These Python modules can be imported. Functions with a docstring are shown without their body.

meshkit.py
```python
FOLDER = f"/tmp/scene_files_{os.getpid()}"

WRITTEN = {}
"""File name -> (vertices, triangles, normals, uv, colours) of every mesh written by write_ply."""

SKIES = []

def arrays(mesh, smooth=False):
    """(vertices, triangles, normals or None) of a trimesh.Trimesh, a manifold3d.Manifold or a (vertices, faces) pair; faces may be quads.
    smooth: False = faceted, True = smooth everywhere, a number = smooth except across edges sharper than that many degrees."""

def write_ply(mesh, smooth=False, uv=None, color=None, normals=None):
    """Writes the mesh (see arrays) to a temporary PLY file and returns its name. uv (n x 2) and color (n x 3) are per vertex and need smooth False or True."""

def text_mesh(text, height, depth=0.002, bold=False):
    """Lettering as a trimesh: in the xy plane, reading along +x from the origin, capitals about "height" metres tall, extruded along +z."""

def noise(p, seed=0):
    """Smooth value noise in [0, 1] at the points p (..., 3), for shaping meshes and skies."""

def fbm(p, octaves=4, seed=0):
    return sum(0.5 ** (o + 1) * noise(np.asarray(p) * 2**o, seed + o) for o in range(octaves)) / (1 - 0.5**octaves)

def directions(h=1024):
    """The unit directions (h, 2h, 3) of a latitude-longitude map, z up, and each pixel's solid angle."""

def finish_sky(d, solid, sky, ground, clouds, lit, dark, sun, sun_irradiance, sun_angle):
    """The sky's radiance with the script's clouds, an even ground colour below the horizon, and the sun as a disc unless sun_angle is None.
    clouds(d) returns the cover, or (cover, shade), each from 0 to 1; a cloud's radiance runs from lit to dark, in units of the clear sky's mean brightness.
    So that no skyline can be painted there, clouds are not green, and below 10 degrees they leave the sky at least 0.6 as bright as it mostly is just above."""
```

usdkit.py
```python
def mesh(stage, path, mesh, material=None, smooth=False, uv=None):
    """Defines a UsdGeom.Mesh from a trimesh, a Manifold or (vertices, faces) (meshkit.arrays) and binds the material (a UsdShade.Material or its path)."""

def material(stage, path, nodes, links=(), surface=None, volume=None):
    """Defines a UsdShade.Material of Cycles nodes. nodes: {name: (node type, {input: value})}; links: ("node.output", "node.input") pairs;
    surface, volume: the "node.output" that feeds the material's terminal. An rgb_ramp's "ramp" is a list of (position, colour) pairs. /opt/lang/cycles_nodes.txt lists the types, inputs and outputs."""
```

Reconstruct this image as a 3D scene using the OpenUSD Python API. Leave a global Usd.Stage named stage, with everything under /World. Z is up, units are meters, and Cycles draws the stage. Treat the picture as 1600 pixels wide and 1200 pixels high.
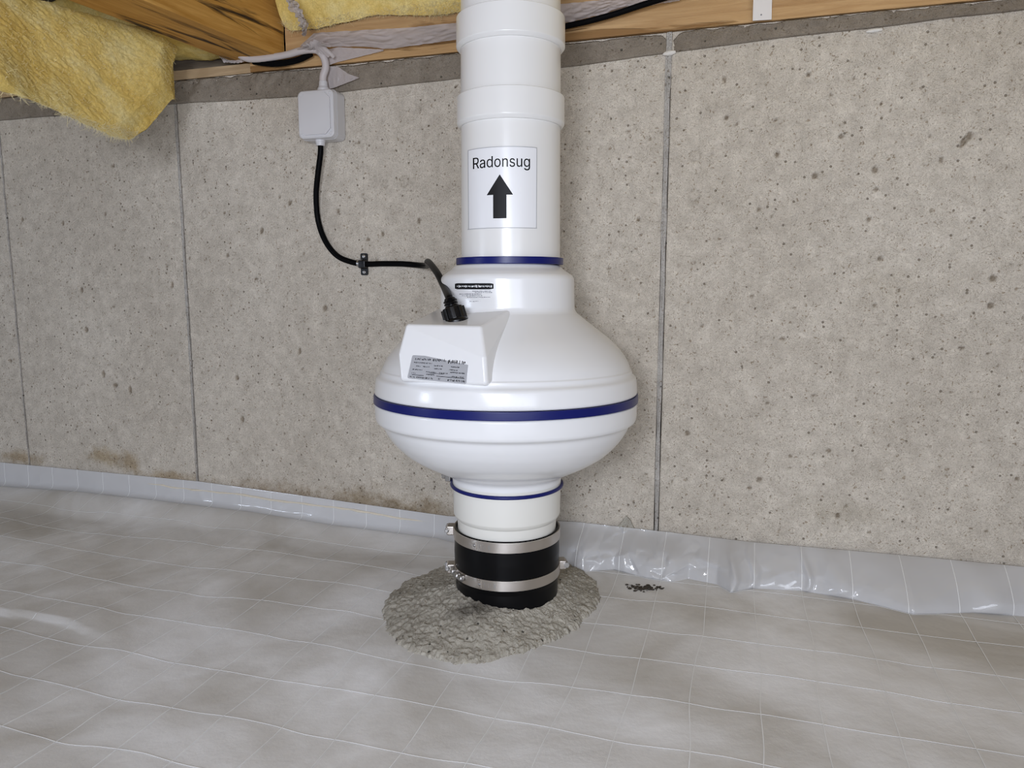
import math, random
import numpy as np
import trimesh, manifold3d, usdkit, meshkit
from meshkit import noise, fbm
from pxr import Usd, UsdGeom, UsdLux, UsdShade, Gf, Sdf, Vt

stage = Usd.Stage.CreateInMemory()
UsdGeom.SetStageUpAxis(stage, UsdGeom.Tokens.z)
UsdGeom.SetStageMetersPerUnit(stage, 1.0)
UsdGeom.Xform.Define(stage, '/World')
UsdGeom.Scope.Define(stage, '/World/Looks')

# ------------------------------------------------------------------ camera, lights, exposure
F_PX, HORIZON = 1150.0, 445.0                     # focal length and horizon row for a 1600 x 1200 picture
PITCH = math.atan((600 - HORIZON) / F_PX)
EYE = 0.553                                       # lens height above the floor
cam = UsdGeom.Camera.Define(stage, '/World/camera')
cam.AddTranslateOp().Set((0, 0, EYE))
cam.AddRotateXOp().Set(90 - math.degrees(PITCH))
cam.CreateHorizontalApertureAttr(36.0)
cam.CreateVerticalApertureAttr(27.0)
cam.CreateFocalLengthAttr(36.0 * F_PX / 1600)
cam.CreateClippingRangeAttr((0.02, 50))
cam.CreateExposureAttr(0.08)


def aim(eye, target):
    m = Gf.Matrix4d().SetLookAt(Gf.Vec3d(*eye), Gf.Vec3d(*target), Gf.Vec3d(0, 0, 1))
    return m.GetInverse()


def rect_light(name, eye, target, w, h, power, color):
    l = UsdLux.RectLight.Define(stage, '/World/' + name)
    l.AddTransformOp().Set(aim(eye, target))
    l.CreateWidthAttr(w); l.CreateHeightAttr(h)
    l.CreateIntensityAttr(power); l.CreateColorAttr(color)
    return l


# work lamp behind the camera, the phone's own light, two added unseen lights
rect_light('work_lamp', (-0.36, -0.66, 0.80), (0.0, 1.25, 0.40), 0.30, 0.30, 37.0, (0.91, 0.97, 1.10))
rect_light('phone_light', (-0.07, -0.04, 0.62), (0.0, 1.0, 0.45), 0.12, 0.12, 42.0, (0.91, 0.97, 1.10))
rect_light('added_fill_light', (0.3, -2.4, 0.55), (0.0, 1.3, 0.55), 2.6, 0.8, 5.5, (0.91, 0.97, 1.10))  # broad unseen panel added as bounce-like fill to soften contrast
rect_light('unseen_left_light', (-2.35, 0.25, 0.50), (-0.5, 1.6, 0.35), 0.34, 0.28, 17.0, (0.85, 0.96, 1.16))  # unseen bluish light from the left, placed for the sheet's crease highlight

# ------------------------------------------------------------------ geometry of the place
K, C0 = -0.31, 1.50                               # the back wall is the plane y = C0 + K x
TH = math.atan(-K)
E2 = np.array([math.cos(TH), -math.sin(TH), 0.0])  # along the wall to the right
N2 = np.array([-math.sin(TH), -math.cos(TH), 0.0])  # out of the wall into the room
O2 = np.array([0.0, C0, 0.0])
FW = np.array([0, math.cos(PITCH), -math.sin(PITCH)])
UP = np.array([0, math.sin(PITCH), math.cos(PITCH)])


def sight(x, y):
    return FW + (x - 800) / F_PX * np.array([1.0, 0, 0]) + (600 - y) / F_PX * UP


def on_wall(x, y, off=0.0):
    """The point of the back wall (moved off metres into the room) measured at pixel x, y of the photograph."""
    r = sight(x, y)
    t = (C0 - off / math.cos(TH)) / (r[1] - K * r[0])
    return r * t + [0, 0, EYE]


def on_level(x, y, z=0.0):
    r = sight(x, y)
    return r * ((z - EYE) / r[2]) + [0, 0, EYE]


def at_depth(x, y, d):
    r = sight(x, y)
    return r * (d / r[1]) + [0, 0, EYE]


def wall_pt(s, z, off=0.0):
    s, z, off = np.broadcast_arrays(np.asarray(s, float), np.asarray(z, float), np.asarray(off, float))
    return O2 + s[..., None] * E2 + off[..., None] * N2 + z[..., None] * np.array([0, 0, 1.0])


def wall_sz(p):
    q = np.asarray(p) - O2
    return q @ E2, np.asarray(p)[..., 2], q @ N2


DP = 1.218                                        # distance of the pipe axis from the lens


def sil(y, half, d=DP):
    """height and radius of a round thing on the pipe axis whose outline is half pixels from the axis at row y"""
    z = at_depth(800, y, d)[2]
    zc = d * math.cos(PITCH) - (z - EYE) * math.sin(PITCH)
    t = half / F_PX * zc / d
    return d * math.sin(math.atan(t)), z


# ------------------------------------------------------------------ prims
used = {}


def numbered(parent, name):
    k = (parent, name)
    n = used.get(k, 0)
    used[k] = n + 1
    return f'{parent}/{name}' + (f'_{n:03d}' if n else '')


LOC = {}


def thing(name, label=None, cat=None, loc=(0, 0, 0), group=None, kind=None):
    path = numbered('/World', name)
    x = UsdGeom.Xform.Define(stage, path)
    x.AddTranslateOp().Set(tuple(map(float, loc)))
    LOC[path] = np.asarray(loc, float)
    p = x.GetPrim()
    for k, v in (('label', label), ('category', cat), ('group', group), ('kind', kind)):
        if v:
            p.SetCustomDataByKey(k, v)
    return path


def arr(mesh):
    if hasattr(mesh, 'to_mesh'):
        m = mesh.to_mesh()
        return np.asarray(m.vert_properties[:, :3], float), np.asarray(m.tri_verts, int)
    if isinstance(mesh, (tuple, list)):
        return np.asarray(mesh[0], float), np.asarray(mesh[1], int)
    return np.asarray(mesh.vertices, float), np.asarray(mesh.faces, int)


def part(parent, name, mesh, mat, smooth=30, label=None, kind=None, cat=None, group=None):
    """one Mesh prim; vertices are given in world coordinates and stored relative to the thing's base"""
    v, f = arr(mesh)
    root = '/'.join(parent.split('/')[:3])
    loc = LOC.get(root, np.zeros(3))
    path = numbered(parent, name)
    m = usdkit.mesh(stage, path, (v - loc, f), M[mat], smooth=smooth)
    p = m.GetPrim()
    for k, val in (('label', label), ('category', cat), ('group', group), ('kind', kind)):
        if val:
            p.SetCustomDataByKey(k, val)
    return path


def cat_mesh(ms):
    vs, fs, n = [], [], 0
    for m in ms:
        v, f = arr(m)
        if f.shape[1] == 4:
            f = np.vstack([f[:, [0, 1, 2]], f[:, [0, 2, 3]]])
        vs.append(v); fs.append(f + n); n += len(v)
    return np.vstack(vs), np.vstack(fs)


# ------------------------------------------------------------------ shape helpers
def fillet(pts, rad=0.002, n=4):
    rads = [p[2] if len(p) > 2 else rad for p in pts]
    pts = [np.asarray(p[:2], float) for p in pts]
    out = [pts[0]]
    for a, b, c, rad in zip(pts, pts[1:], pts[2:], rads[1:]):
        u, w = a - b, c - b
        lu, lw = np.linalg.norm(u), np.linalg.norm(w)
        t = min(rad, 0.45 * lu, 0.45 * lw)
        if lu < 1e-9 or lw < 1e-9:
            continue
        p0, p1 = b + u / lu * t, b + w / lw * t
        for s in np.linspace(0, 1, 9 if rad > 0.02 else n):
            out.append((1 - s) ** 2 * p0 + 2 * s * (1 - s) * b + s * s * p1)
    return out + [pts[-1]]


def lathe(profile, n=128, centre=(0, 0), rad=0.002, closed=False):
    """profile (r, z) from bottom to top or round a ring (closed); turned about the vertical through centre"""
    pr = list(profile)
    if closed:
        mid = (np.asarray(pr[0], float) + np.asarray(pr[1], float)) / 2
        pr = fillet([mid] + pr[1:] + [pr[0], mid], rad)[:-1]
    else:
        pr = fillet(pr, rad)
    pr = np.array(pr)
    m = len(pr)
    a = np.arange(n) / n * 2 * np.pi
    v = np.stack([np.cos(a)[:, None] * pr[None, :, 0] + centre[0], np.sin(a)[:, None] * pr[None, :, 0] + centre[1], np.broadcast_to(pr[None, :, 1], (n, m))], -1).reshape(-1, 3)
    f = []
    js = np.arange(m if closed else m - 1)
    i = np.arange(n)[:, None]
    i2 = (i + 1) % n
    j2 = (js + 1) % m
    q = np.stack([i * m + js, i2 * m + js, i2 * m + j2, i * m + j2], -1).reshape(-1, 4)
    f = np.vstack([q[:, [0, 1, 2]], q[:, [0, 2, 3]]])
    t = trimesh.Trimesh(v, f, process=False)
    t.merge_vertices()
    t.update_faces(t.nondegenerate_faces())
    t.fix_normals()
    return t


def spline(pts, step=0.004):
    p = np.asarray(pts, float)
    p = np.vstack([2 * p[0] - p[1], p, 2 * p[-1] - p[-2]])
    out = []
    for i in range(1, len(p) - 2):
        L = max(2, int(np.linalg.norm(p[i + 1] - p[i]) / step))
        t = np.linspace(0, 1, L, endpoint=False)[:, None]
        a, b, c, d = p[i - 1], p[i], p[i + 1], p[i + 2]
        out.append(0.5 * (2 * b + (c - a) * t + (2 * a - 5 * b + 4 * c - d) * t ** 2 + (3 * b - a - 3 * c + d) * t ** 3))
    return np.vstack(out + [p[-2][None]])


def sweep(pts, radius, seg=16, flat=1.0, ref=None):
    """round (or flattened) tube along pts, with rounded ends"""
    p = np.asarray(pts, float)
    n = len(p)
    r = np.broadcast_to(np.asarray(radius, float), (n,))
    t = np.gradient(p, axis=0)
    t /= np.linalg.norm(t, axis=1, keepdims=True)
    u = np.cross(t[0], ref if ref is not None else ([0, 0, 1] if abs(t[0][2]) < 0.9 else [1, 0, 0]))
    u /= np.linalg.norm(u)
    rings = []
    a = np.arange(seg) / seg * 2 * np.pi
    for i in range(n):
        u = u - t[i] * (u @ t[i])
        u /= np.linalg.norm(u)
        w = np.cross(t[i], u)
        rings.append(p[i] + r[i] * (np.cos(a)[:, None] * u + flat * np.sin(a)[:, None] * w))
    v = np.vstack(rings + [p[:1], p[-1:]])
    f = []
    for i in range(n - 1):
        for k in range(seg):
            k2 = (k + 1) % seg
            a0, b0, c0, d0 = i * seg + k, i * seg + k2, (i + 1) * seg + k2, (i + 1) * seg + k
            f += [(a0, b0, c0), (a0, c0, d0)]
    for k in range(seg):
        f.append((n * seg, (k + 1) % seg, k))
        f.append((n * seg + 1, (n - 1) * seg + k, (n - 1) * seg + (k + 1) % seg))
    m = trimesh.Trimesh(v, np.array(f), process=False)
    m.fix_normals()
    return m


def frame(origin, x, z):
    z = np.asarray(z, float) / np.linalg.norm(z)
    x = np.asarray(x, float)
    x = x - z * (x @ z)
    x /= np.linalg.norm(x)
    m = np.eye(4)
    m[:3, 0], m[:3, 1], m[:3, 2], m[:3, 3] = x, np.cross(z, x), z, origin
    return m


def placed(mesh, m):
    v, f = arr(mesh)
    return v @ m[:3, :3].T + m[:3, 3], f


def rbox(size, rad, n=10):
    """box with rounded edges, centred"""
    s = np.asarray(size, float) / 2 - rad
    sp = manifold3d.Manifold.sphere(rad, n)
    return manifold3d.Manifold.batch_hull([sp.translate([a * s[0], b * s[1], c * s[2]]) for a in (-1, 1) for b in (-1, 1) for c in (-1, 1)])


def plate(w, h, t, rad, n=8):
    """rounded-corner plate, lying in xy, from z=0 to t"""
    cs = manifold3d.CrossSection.square([w - 2 * rad, h - 2 * rad], True).offset(rad, manifold3d.JoinType.Round, 2.0, 4 * n)
    return cs.extrude(t)


def hull_spheres(pts, rad, n=16):
    return manifold3d.Manifold.batch_hull([manifold3d.Manifold.sphere(r, n).translate(list(map(float, p))) for p, r in zip(pts, np.broadcast_to(rad, (len(pts),)))])


def grid_faces(n, m):
    i, j = np.meshgrid(np.arange(n - 1), np.arange(m - 1), indexing='ij')
    q = np.stack([i * m + j, (i + 1) * m + j, (i + 1) * m + j + 1, i * m + j + 1], -1).reshape(-1, 4)
    return np.vstack([q[:, [0, 1, 2]], q[:, [0, 2, 3]]])


def sheet(P, thick=None):
    """grid of points (n, m, 3) as a sheet; thick (3-vector) closes it into a solid slab"""
    n, m = P.shape[:2]
    f = grid_faces(n, m)
    v = P.reshape(-1, 3)
    if thick is None:
        return v, f
    v2 = v + np.asarray(thick, float)
    idx = np.arange(n * m).reshape(n, m)
    ring = np.concatenate([idx[:, 0], idx[-1, 1:], idx[-2::-1, -1], idx[0, -2:0:-1]])
    nx = np.roll(ring, -1)
    k = n * m
    sides = np.vstack([np.stack([ring, ring + k, nx], -1), np.stack([nx, ring + k, nx + k], -1)])
    t = trimesh.Trimesh(np.vstack([v, v2]), np.vstack([f, f[:, ::-1] + k, sides]), process=False)
    t.fix_normals()
    return t


def board(size, seed=0, cuts=(60, 6, 4), rough=0.0006, rad=0.003):
    """a sawn board along x with worn edges, centred"""
    b = trimesh.creation.box([1, 1, 1])
    xs = [np.linspace(-0.5, 0.5, c + 1) * s for c, s in zip(cuts, size)]
    vs, fs, k = [], [], 0
    for ax in range(3):
        o = [a for a in range(3) if a != ax]
        A, B = np.meshgrid(xs[o[0]], xs[o[1]], indexing='ij')
        for sg in (-1, 1):
            P = np.zeros(A.shape + (3,))
            P[..., o[0]], P[..., o[1]], P[..., ax] = A, B, sg * size[ax] / 2
            f = grid_faces(*A.shape)
            vs.append(P.reshape(-1, 3)); fs.append(f + k); k += A.size
    t = trimesh.Trimesh(np.vstack(vs), np.vstack(fs), process=True)
    t.merge_vertices()
    t.fix_normals()
    v = np.array(t.vertices)
    wob = (fbm(v * [3, 25, 25] + seed, 3, seed) - 0.5)
    v += t.vertex_normals * (wob * rough * 2)[:, None]
    t.vertices = v
    return t


# ------------------------------------------------------------------ materials
M = {}


def mat(name, nodes, links, surface='p.BSDF'):
    M[name] = usdkit.material(stage, '/World/Looks/' + name, nodes, links, surface=surface)


def plain(name, color, rough=0.4, metallic=0.0, bump=0.0, scale=200.0, vary=0.0, **kw):
    nodes = {'p': ('principled_bsdf', {'base_color': color, 'roughness': rough, 'metallic': metallic, **kw})}
    links = []
    if bump or vary:
        nodes['g'] = ('texture_coordinate', {})
        nodes['n'] = ('noise_texture', {'scale': scale, 'detail': 4.0})
        links.append(('g.object', 'n.vector'))
    if bump:
        nodes['b'] = ('bump', {'strength': 1.0, 'distance': bump})
        links += [('n.fac', 'b.height'), ('b.normal', 'p.normal')]
    if vary:
        nodes['r'] = ('rgb_ramp', {'ramp': [(0.3, [c * (1 - vary) for c in color]), (0.7, [min(1, c * (1 + vary)) for c in color])]})
        links += [('n.fac', 'r.fac'), ('r.color', 'p.base_color')]
    mat(name, nodes, links)


def concrete(name, lo, hi, fleck, worm=1.0, stain=None, rough=0.9):
    """cast concrete: broad mottling, fine mottling, pinholes, sandy relief; stain = list of (centre, radius) of damp patches"""
    nodes = {
        'g': ('geometry', {}),
        'n1': ('noise_texture', {'scale': 2.6, 'detail': 5.0, 'roughness': 0.6}),
        'n2': ('noise_texture', {'scale': 38.0, 'detail': 5.0, 'roughness': 0.65}),
        'n3': ('noise_texture', {'scale': 170.0, 'detail': 2.0, 'roughness': 0.6, 'distortion': 3.0}),
        'n4': ('noise_texture', {'scale': 14.0, 'detail': 3.0}),
        'v': ('voronoi_texture', {'scale': 70.0, 'randomness': 1.0}),
        'vr': ('rgb_ramp', {'ramp': [(0.0, (1, 1, 1)), (0.10, (1, 1, 1)), (0.17, (0, 0, 0)), (1.0, (0, 0, 0))]}),
        'vg': ('separate_color', {}),
        'vs': ('math', {'math_type': 'less_than', 'value2': 0.30}),
        'vm': ('math', {'math_type': 'multiply'}),
        'r1': ('rgb_ramp', {'ramp': [(0.32, lo), (0.68, hi)]}),
        'r2': ('rgb_ramp', {'ramp': [(0.3, (0.84, 0.83, 0.82)), (0.7, (1.10, 1.10, 1.10))]}),
        'r3': ('rgb_ramp', {'ramp': [(0.30, (0.50, 0.46, 0.41)), (0.43, (0.90, 0.89, 0.88)), (0.55, (1.0, 1.0, 1.0)), (0.70, (1.14, 1.14, 1.13))]}),
        'm1': ('mix_color', {'blend_type': 'multiply', 'fac': 1.0, 'use_clamp': False}),
        'm2': ('mix_color', {'blend_type': 'multiply', 'fac': 0.85 * worm, 'use_clamp': False}),
        'm3': ('mix_color', {'b': fleck}),
        'w': ('vector_math', {'math_type': 'multiply_add', 'vector2': (0.012, 0.012, 0.012)}),
        'w0': ('noise_texture', {'scale': 110.0, 'detail': 1.0}),
        'v2': ('voronoi_texture', {'scale': 135.0, 'randomness': 1.0}),
        'v2r': ('rgb_ramp', {'ramp': [(0.0, (1, 1, 1)), (0.16, (0.9, 0.9, 0.9)), (0.30, (0, 0, 0)), (1.0, (0, 0, 0))]}),
        'v2g': ('separate_color', {}), 'v2s': ('math', {'math_type': 'less_than', 'value2': 0.34}), 'v2m': ('math', {'math_type': 'multiply'}),
        'm4': ('mix_color', {'blend_type': 'multiply', 'b': (0.60, 0.545, 0.48)}),
        'a': ('attribute', {'attribute': 'dirt'}), 'm5': ('mix_color', {'blend_type': 'multiply', 'b': (0.48, 0.44, 0.39)}),
        'h': ('math', {'math_type': 'multiply_add', 'value2': -1.2}),
        'b': ('bump', {'strength': 0.9, 'distance': 0.0016}),
        'p': ('principled_bsdf', {'roughness': rough, 'specular_ior_level': 0.25}),
    }
    links = [('g.position', n + '.vector') for n in ('n1', 'n2', 'n3', 'n4', 'v')] + [
        ('n1.fac', 'r1.fac'), ('n2.fac', 'r2.fac'), ('n3.fac', 'r3.fac'),
        ('r1.color', 'm1.a'), ('r2.color', 'm1.b'), ('m1.result', 'm2.a'), ('r3.color', 'm2.b'),
        ('v.distance', 'vr.fac'), ('v.color', 'vg.color'), ('vg.r', 'vs.value1'), ('vr.color', 'vm.value1'), ('vs.value', 'vm.value2'),
        ('m2.result', 'm3.a'), ('vm.value', 'm3.fac'),
        ('vm.value', 'h.value1'), ('n3.fac', 'h.value3'), ('h.value', 'b.height'), ('b.normal', 'p.normal')]
    links += [('g.position', 'w0.vector'), ('w0.color', 'w.vector1'), ('g.position', 'w.vector3'), ('w.vector', 'v2.vector'), ('v2.distance', 'v2r.fac'), ('v2.color', 'v2g.color'), ('v2g.g', 'v2s.value1'),
              ('v2r.color', 'v2m.value1'), ('v2s.value', 'v2m.value2'), ('v2m.value', 'm4.fac'), ('m3.result', 'm4.a'), ('a.fac', 'm5.fac'), ('m4.result', 'm5.a')]
    last = 'm5.result'
    for i, (c, rad, col, soft) in enumerate(stain or []):
        a = f's{i}'
        nodes[a + 'n'] = ('noise_texture', {'scale': 28.0, 'detail': 8.0, 'roughness': 0.75})
        nodes[a + 'o'] = ('vector_math', {'vector_math_type' if False else 'math_type': 'subtract', 'vector2': c})
        nodes[a + 's'] = ('vector_math', {'math_type': 'divide', 'vector2': rad})
        nodes[a + 'l'] = ('vector_math', {'math_type': 'length'})
        nodes[a + 'w'] = ('math', {'math_type': 'multiply_add', 'value2': 2.6, 'value3': -1.3})
        nodes[a + 'd'] = ('math', {'math_type': 'add'})
        nodes[a + 'r'] = ('map_range', {'from_min': 1.0 - soft, 'from_max': 1.0, 'to_min': 1.0, 'to_max': 0.0, 'clamp': True})
        nodes[a + 'm'] = ('mix_color', {'blend_type': 'multiply', 'b': col})
        links += [('g.position', a + 'n.vector'), ('g.position', a + 'o.vector1'), (a + 'o.vector', a + 's.vector1'), (a + 's.vector', a + 'l.vector1'),
                  (a + 'n.fac', a + 'w.value1'), (a + 'l.value', a + 'd.value1'), (a + 'w.value', a + 'd.value2'), (a + 'd.value', a + 'r.value'),
                  (a + 'r.result', a + 'm.fac'), (last, a + 'm.a')]
        last = a + 'm.result'
    links.append((last, 'p.base_color'))
    mat(name, nodes, links)


def wp3(x, y):
    return tuple(on_wall(x, y))


damp = (0.68, 0.60, 0.49)
stains = [(wp3(160, 712), (0.05, 0.2, 0.030), (0.74, 0.66, 0.53), 0.8),
          (wp3(200, 722), (0.05, 0.2, 0.030), (0.72, 0.64, 0.52), 0.8),
          (wp3(265, 745), (0.11, 0.2, 0.020), damp, 0.8),
          (wp3(420, 772), (0.20, 0.3, 0.035), (0.62, 0.55, 0.46), 0.9),
          (wp3(560, 785), (0.15, 0.3, 0.050), (0.60, 0.54, 0.45), 0.9),
          (wp3(660, 800), (0.12, 0.3, 0.045), (0.58, 0.52, 0.43), 0.9),
          (wp3(30, 715), (0.09, 0.2, 0.025), damp, 0.8),
          (wp3(1310, 800), (0.10, 0.3, 0.03), (0.84, 0.83, 0.80), 0.9),
          (wp3(1390, 450), (0.08, 0.3, 0.05), (0.90, 0.89, 0.87), 0.9)]
concrete('cast_concrete', (0.55, 0.497, 0.423), (0.65, 0.596, 0.515), (0.26, 0.22, 0.17), stain=stains)
concrete('dark_concrete', (0.225, 0.19, 0.15), (0.30, 0.26, 0.21), (0.10, 0.09, 0.07), worm=0.8)
concrete('seam_concrete', (0.42, 0.40, 0.37), (0.50, 0.475, 0.44), (0.15, 0.14, 0.12))
smear = on_level(742, 955, 0.03)
concrete('mortar', (0.39, 0.365, 0.31), (0.50, 0.47, 0.405), (0.10, 0.095, 0.08), worm=1.0,
         stain=[(tuple(smear), (0.055, 0.035, 0.06), (0.30, 0.29, 0.28), 0.9)])


def timber(name, lo, hi, dark, scale=(2.0, 26.0, 26.0), crack=0.0):
    nodes = {
        'g': ('texture_coordinate', {}), 'mp': ('mapping', {'scale': scale}),
        'n': ('noise_texture', {'scale': 3.0, 'detail': 6.0, 'roughness': 0.6, 'distortion': 0.8}),
        'mp2': ('mapping', {'scale': (scale[0] * 0.6, scale[1] * 0.55, scale[2] * 0.55), 'location': (3.1, 1.7, 0.4)}),
        'n2': ('noise_texture', {'scale': 2.2, 'detail': 4.0, 'roughness': 0.55, 'distortion': 0.6}),
        'n3': ('noise_texture', {'scale': 4.0, 'detail': 4.0}),
        'r': ('rgb_ramp', {'ramp': [(0.30, lo), (0.52, [(a + b) / 2 for a, b in zip(lo, hi)]), (0.70, hi)]}),
        'r2': ('rgb_ramp', {'ramp': [(0.0, (1, 1, 1)), (0.33 + 0.02 * crack, (1, 1, 1)), (0.38 + 0.05 * crack, (0, 0, 0)), (1, (0, 0, 0))]}),
        'm': ('mix_color', {'b': dark}), 'h': ('math', {'math_type': 'multiply_add', 'value2': -2.0}),
        'b': ('bump', {'strength': 0.8, 'distance': 0.002}),
        'p': ('principled_bsdf', {'roughness': 0.7, 'specular_ior_level': 0.3}),
    }
    mat(name, nodes, [('g.object', 'mp.vector'), ('g.object', 'mp2.vector'), ('mp.vector', 'n.vector'), ('mp2.vector', 'n2.vector'), ('n.fac', 'r.fac'), ('n2.fac', 'r2.fac'),
                      ('r.color', 'm.a'), ('r2.color', 'm.fac'), ('r2.color', 'h.value1'), ('n.fac', 'h.value3'), ('h.value', 'b.height'), ('b.normal', 'p.normal'), ('m.result', 'p.base_color')])


timber('joist_wood', (0.42, 0.20, 0.035), (0.66, 0.37, 0.10), (0.035, 0.02, 0.01), crack=1.0)
timber('sill_wood', (0.42, 0.245, 0.105), (0.60, 0.39, 0.19), (0.28, 0.15, 0.055))
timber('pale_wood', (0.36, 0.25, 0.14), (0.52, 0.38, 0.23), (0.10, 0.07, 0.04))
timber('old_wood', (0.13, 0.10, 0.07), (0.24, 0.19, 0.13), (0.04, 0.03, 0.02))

mat('mineral_wool', {
    'g': ('texture_coordinate', {}),
    'n1': ('noise_texture', {'scale': 14.0, 'detail': 5.0, 'roughness': 0.6}),
    'n2': ('noise_texture', {'scale': 160.0, 'detail': 4.0, 'roughness': 0.7, 'distortion': 1.5}),
    'r1': ('rgb_ramp', {'ramp': [(0.30, (0.70, 0.50, 0.13)), (0.5, (0.81, 0.635, 0.22)), (0.70, (0.88, 0.77, 0.38))]}),
    'r2': ('rgb_ramp', {'ramp': [(0.3, (0.80, 0.76, 0.68)), (0.7, (1.12, 1.12, 1.15))]}),
    'm': ('mix_color', {'blend_type': 'multiply', 'fac': 1.0, 'use_clamp': False}),
    'b': ('bump', {'strength': 1.0, 'distance': 0.0018}),
    'p': ('principled_bsdf', {'roughness': 1.0, 'specular_ior_level': 0.05, 'diffuse_roughness': 0.5}),
}, [('g.object', 'n1.vector'), ('g.object', 'n2.vector'), ('n1.fac', 'r1.fac'), ('n2.fac', 'r2.fac'), ('r1.color', 'm.a'), ('r2.color', 'm.b'),
    ('m.result', 'p.base_color'), ('n2.fac', 'b.height'), ('b.normal', 'p.normal')])
plain('wool_fibre', (0.80, 0.70, 0.40), 0.9)

# reinforced polythene on the floor: grey ground showing through milky plastic
mat('floor_plastic', {
    'g': ('geometry', {}),
    'n1': ('noise_texture', {'scale': 3.2, 'detail': 4.0, 'roughness': 0.55, 'distortion': 0.6}),
    'n2': ('noise_texture', {'scale': 26.0, 'detail': 5.0, 'roughness': 0.6}),
    'r1': ('rgb_ramp', {'ramp': [(0.32, (0.53, 0.50, 0.45)), (0.64, (0.88, 0.88, 0.885))]}),
    'rr': ('map_range', {'from_min': 0.3, 'from_max': 0.7, 'to_min': 0.30, 'to_max': 0.46, 'clamp': True}),
    'b': ('bump', {'strength': 0.35, 'distance': 0.004}),
    'p': ('principled_bsdf', {'ior': 1.5}),
}, [('g.position', 'n1.vector'), ('g.position', 'n2.vector'), ('n1.fac', 'r1.fac'), ('r1.color', 'p.base_color'), ('n2.fac', 'rr.value'), ('rr.result', 'p.roughness'), ('n2.fac', 'b.height'), ('b.normal', 'p.normal')])

mat('upstand_plastic', {
    'g': ('geometry', {}),
    'n2': ('noise_texture', {'scale': 20.0, 'detail': 3.0, 'roughness': 0.5}),
    'b': ('bump', {'strength': 0.2, 'distance': 0.004}),
    'p': ('principled_bsdf', {'base_color': (0.80, 0.795, 0.795), 'ior': 1.65, 'roughness': 0.10}),
    't': ('transparent_bsdf', {'color': (0.96, 0.96, 0.97)}),
    'x': ('mix_closure', {'fac': 0.62}),
}, [('g.position', 'n2.vector'), ('n2.fac', 'b.height'), ('b.normal', 'p.normal'), ('t.BSDF', 'x.closure1'), ('p.BSDF', 'x.closure2')], surface='x.closure')

mat('film', {
    'g': ('geometry', {}),
    'n2': ('noise_texture', {'scale': 45.0, 'detail': 3.0, 'roughness': 0.5}),
    'b': ('bump', {'strength': 0.5, 'distance': 0.003}),
    'p': ('principled_bsdf', {'base_color': (0.68, 0.62, 0.60), 'roughness': 0.22}),
    't': ('transparent_bsdf', {'color': (0.92, 0.90, 0.90)}),
    'x': ('mix_closure', {'fac': 0.5}),
}, [('g.position', 'n2.vector'), ('n2.fac', 'b.height'), ('b.normal', 'p.normal'), ('t.BSDF', 'x.closure1'), ('p.BSDF', 'x.closure2')], surface='x.closure')

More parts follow.
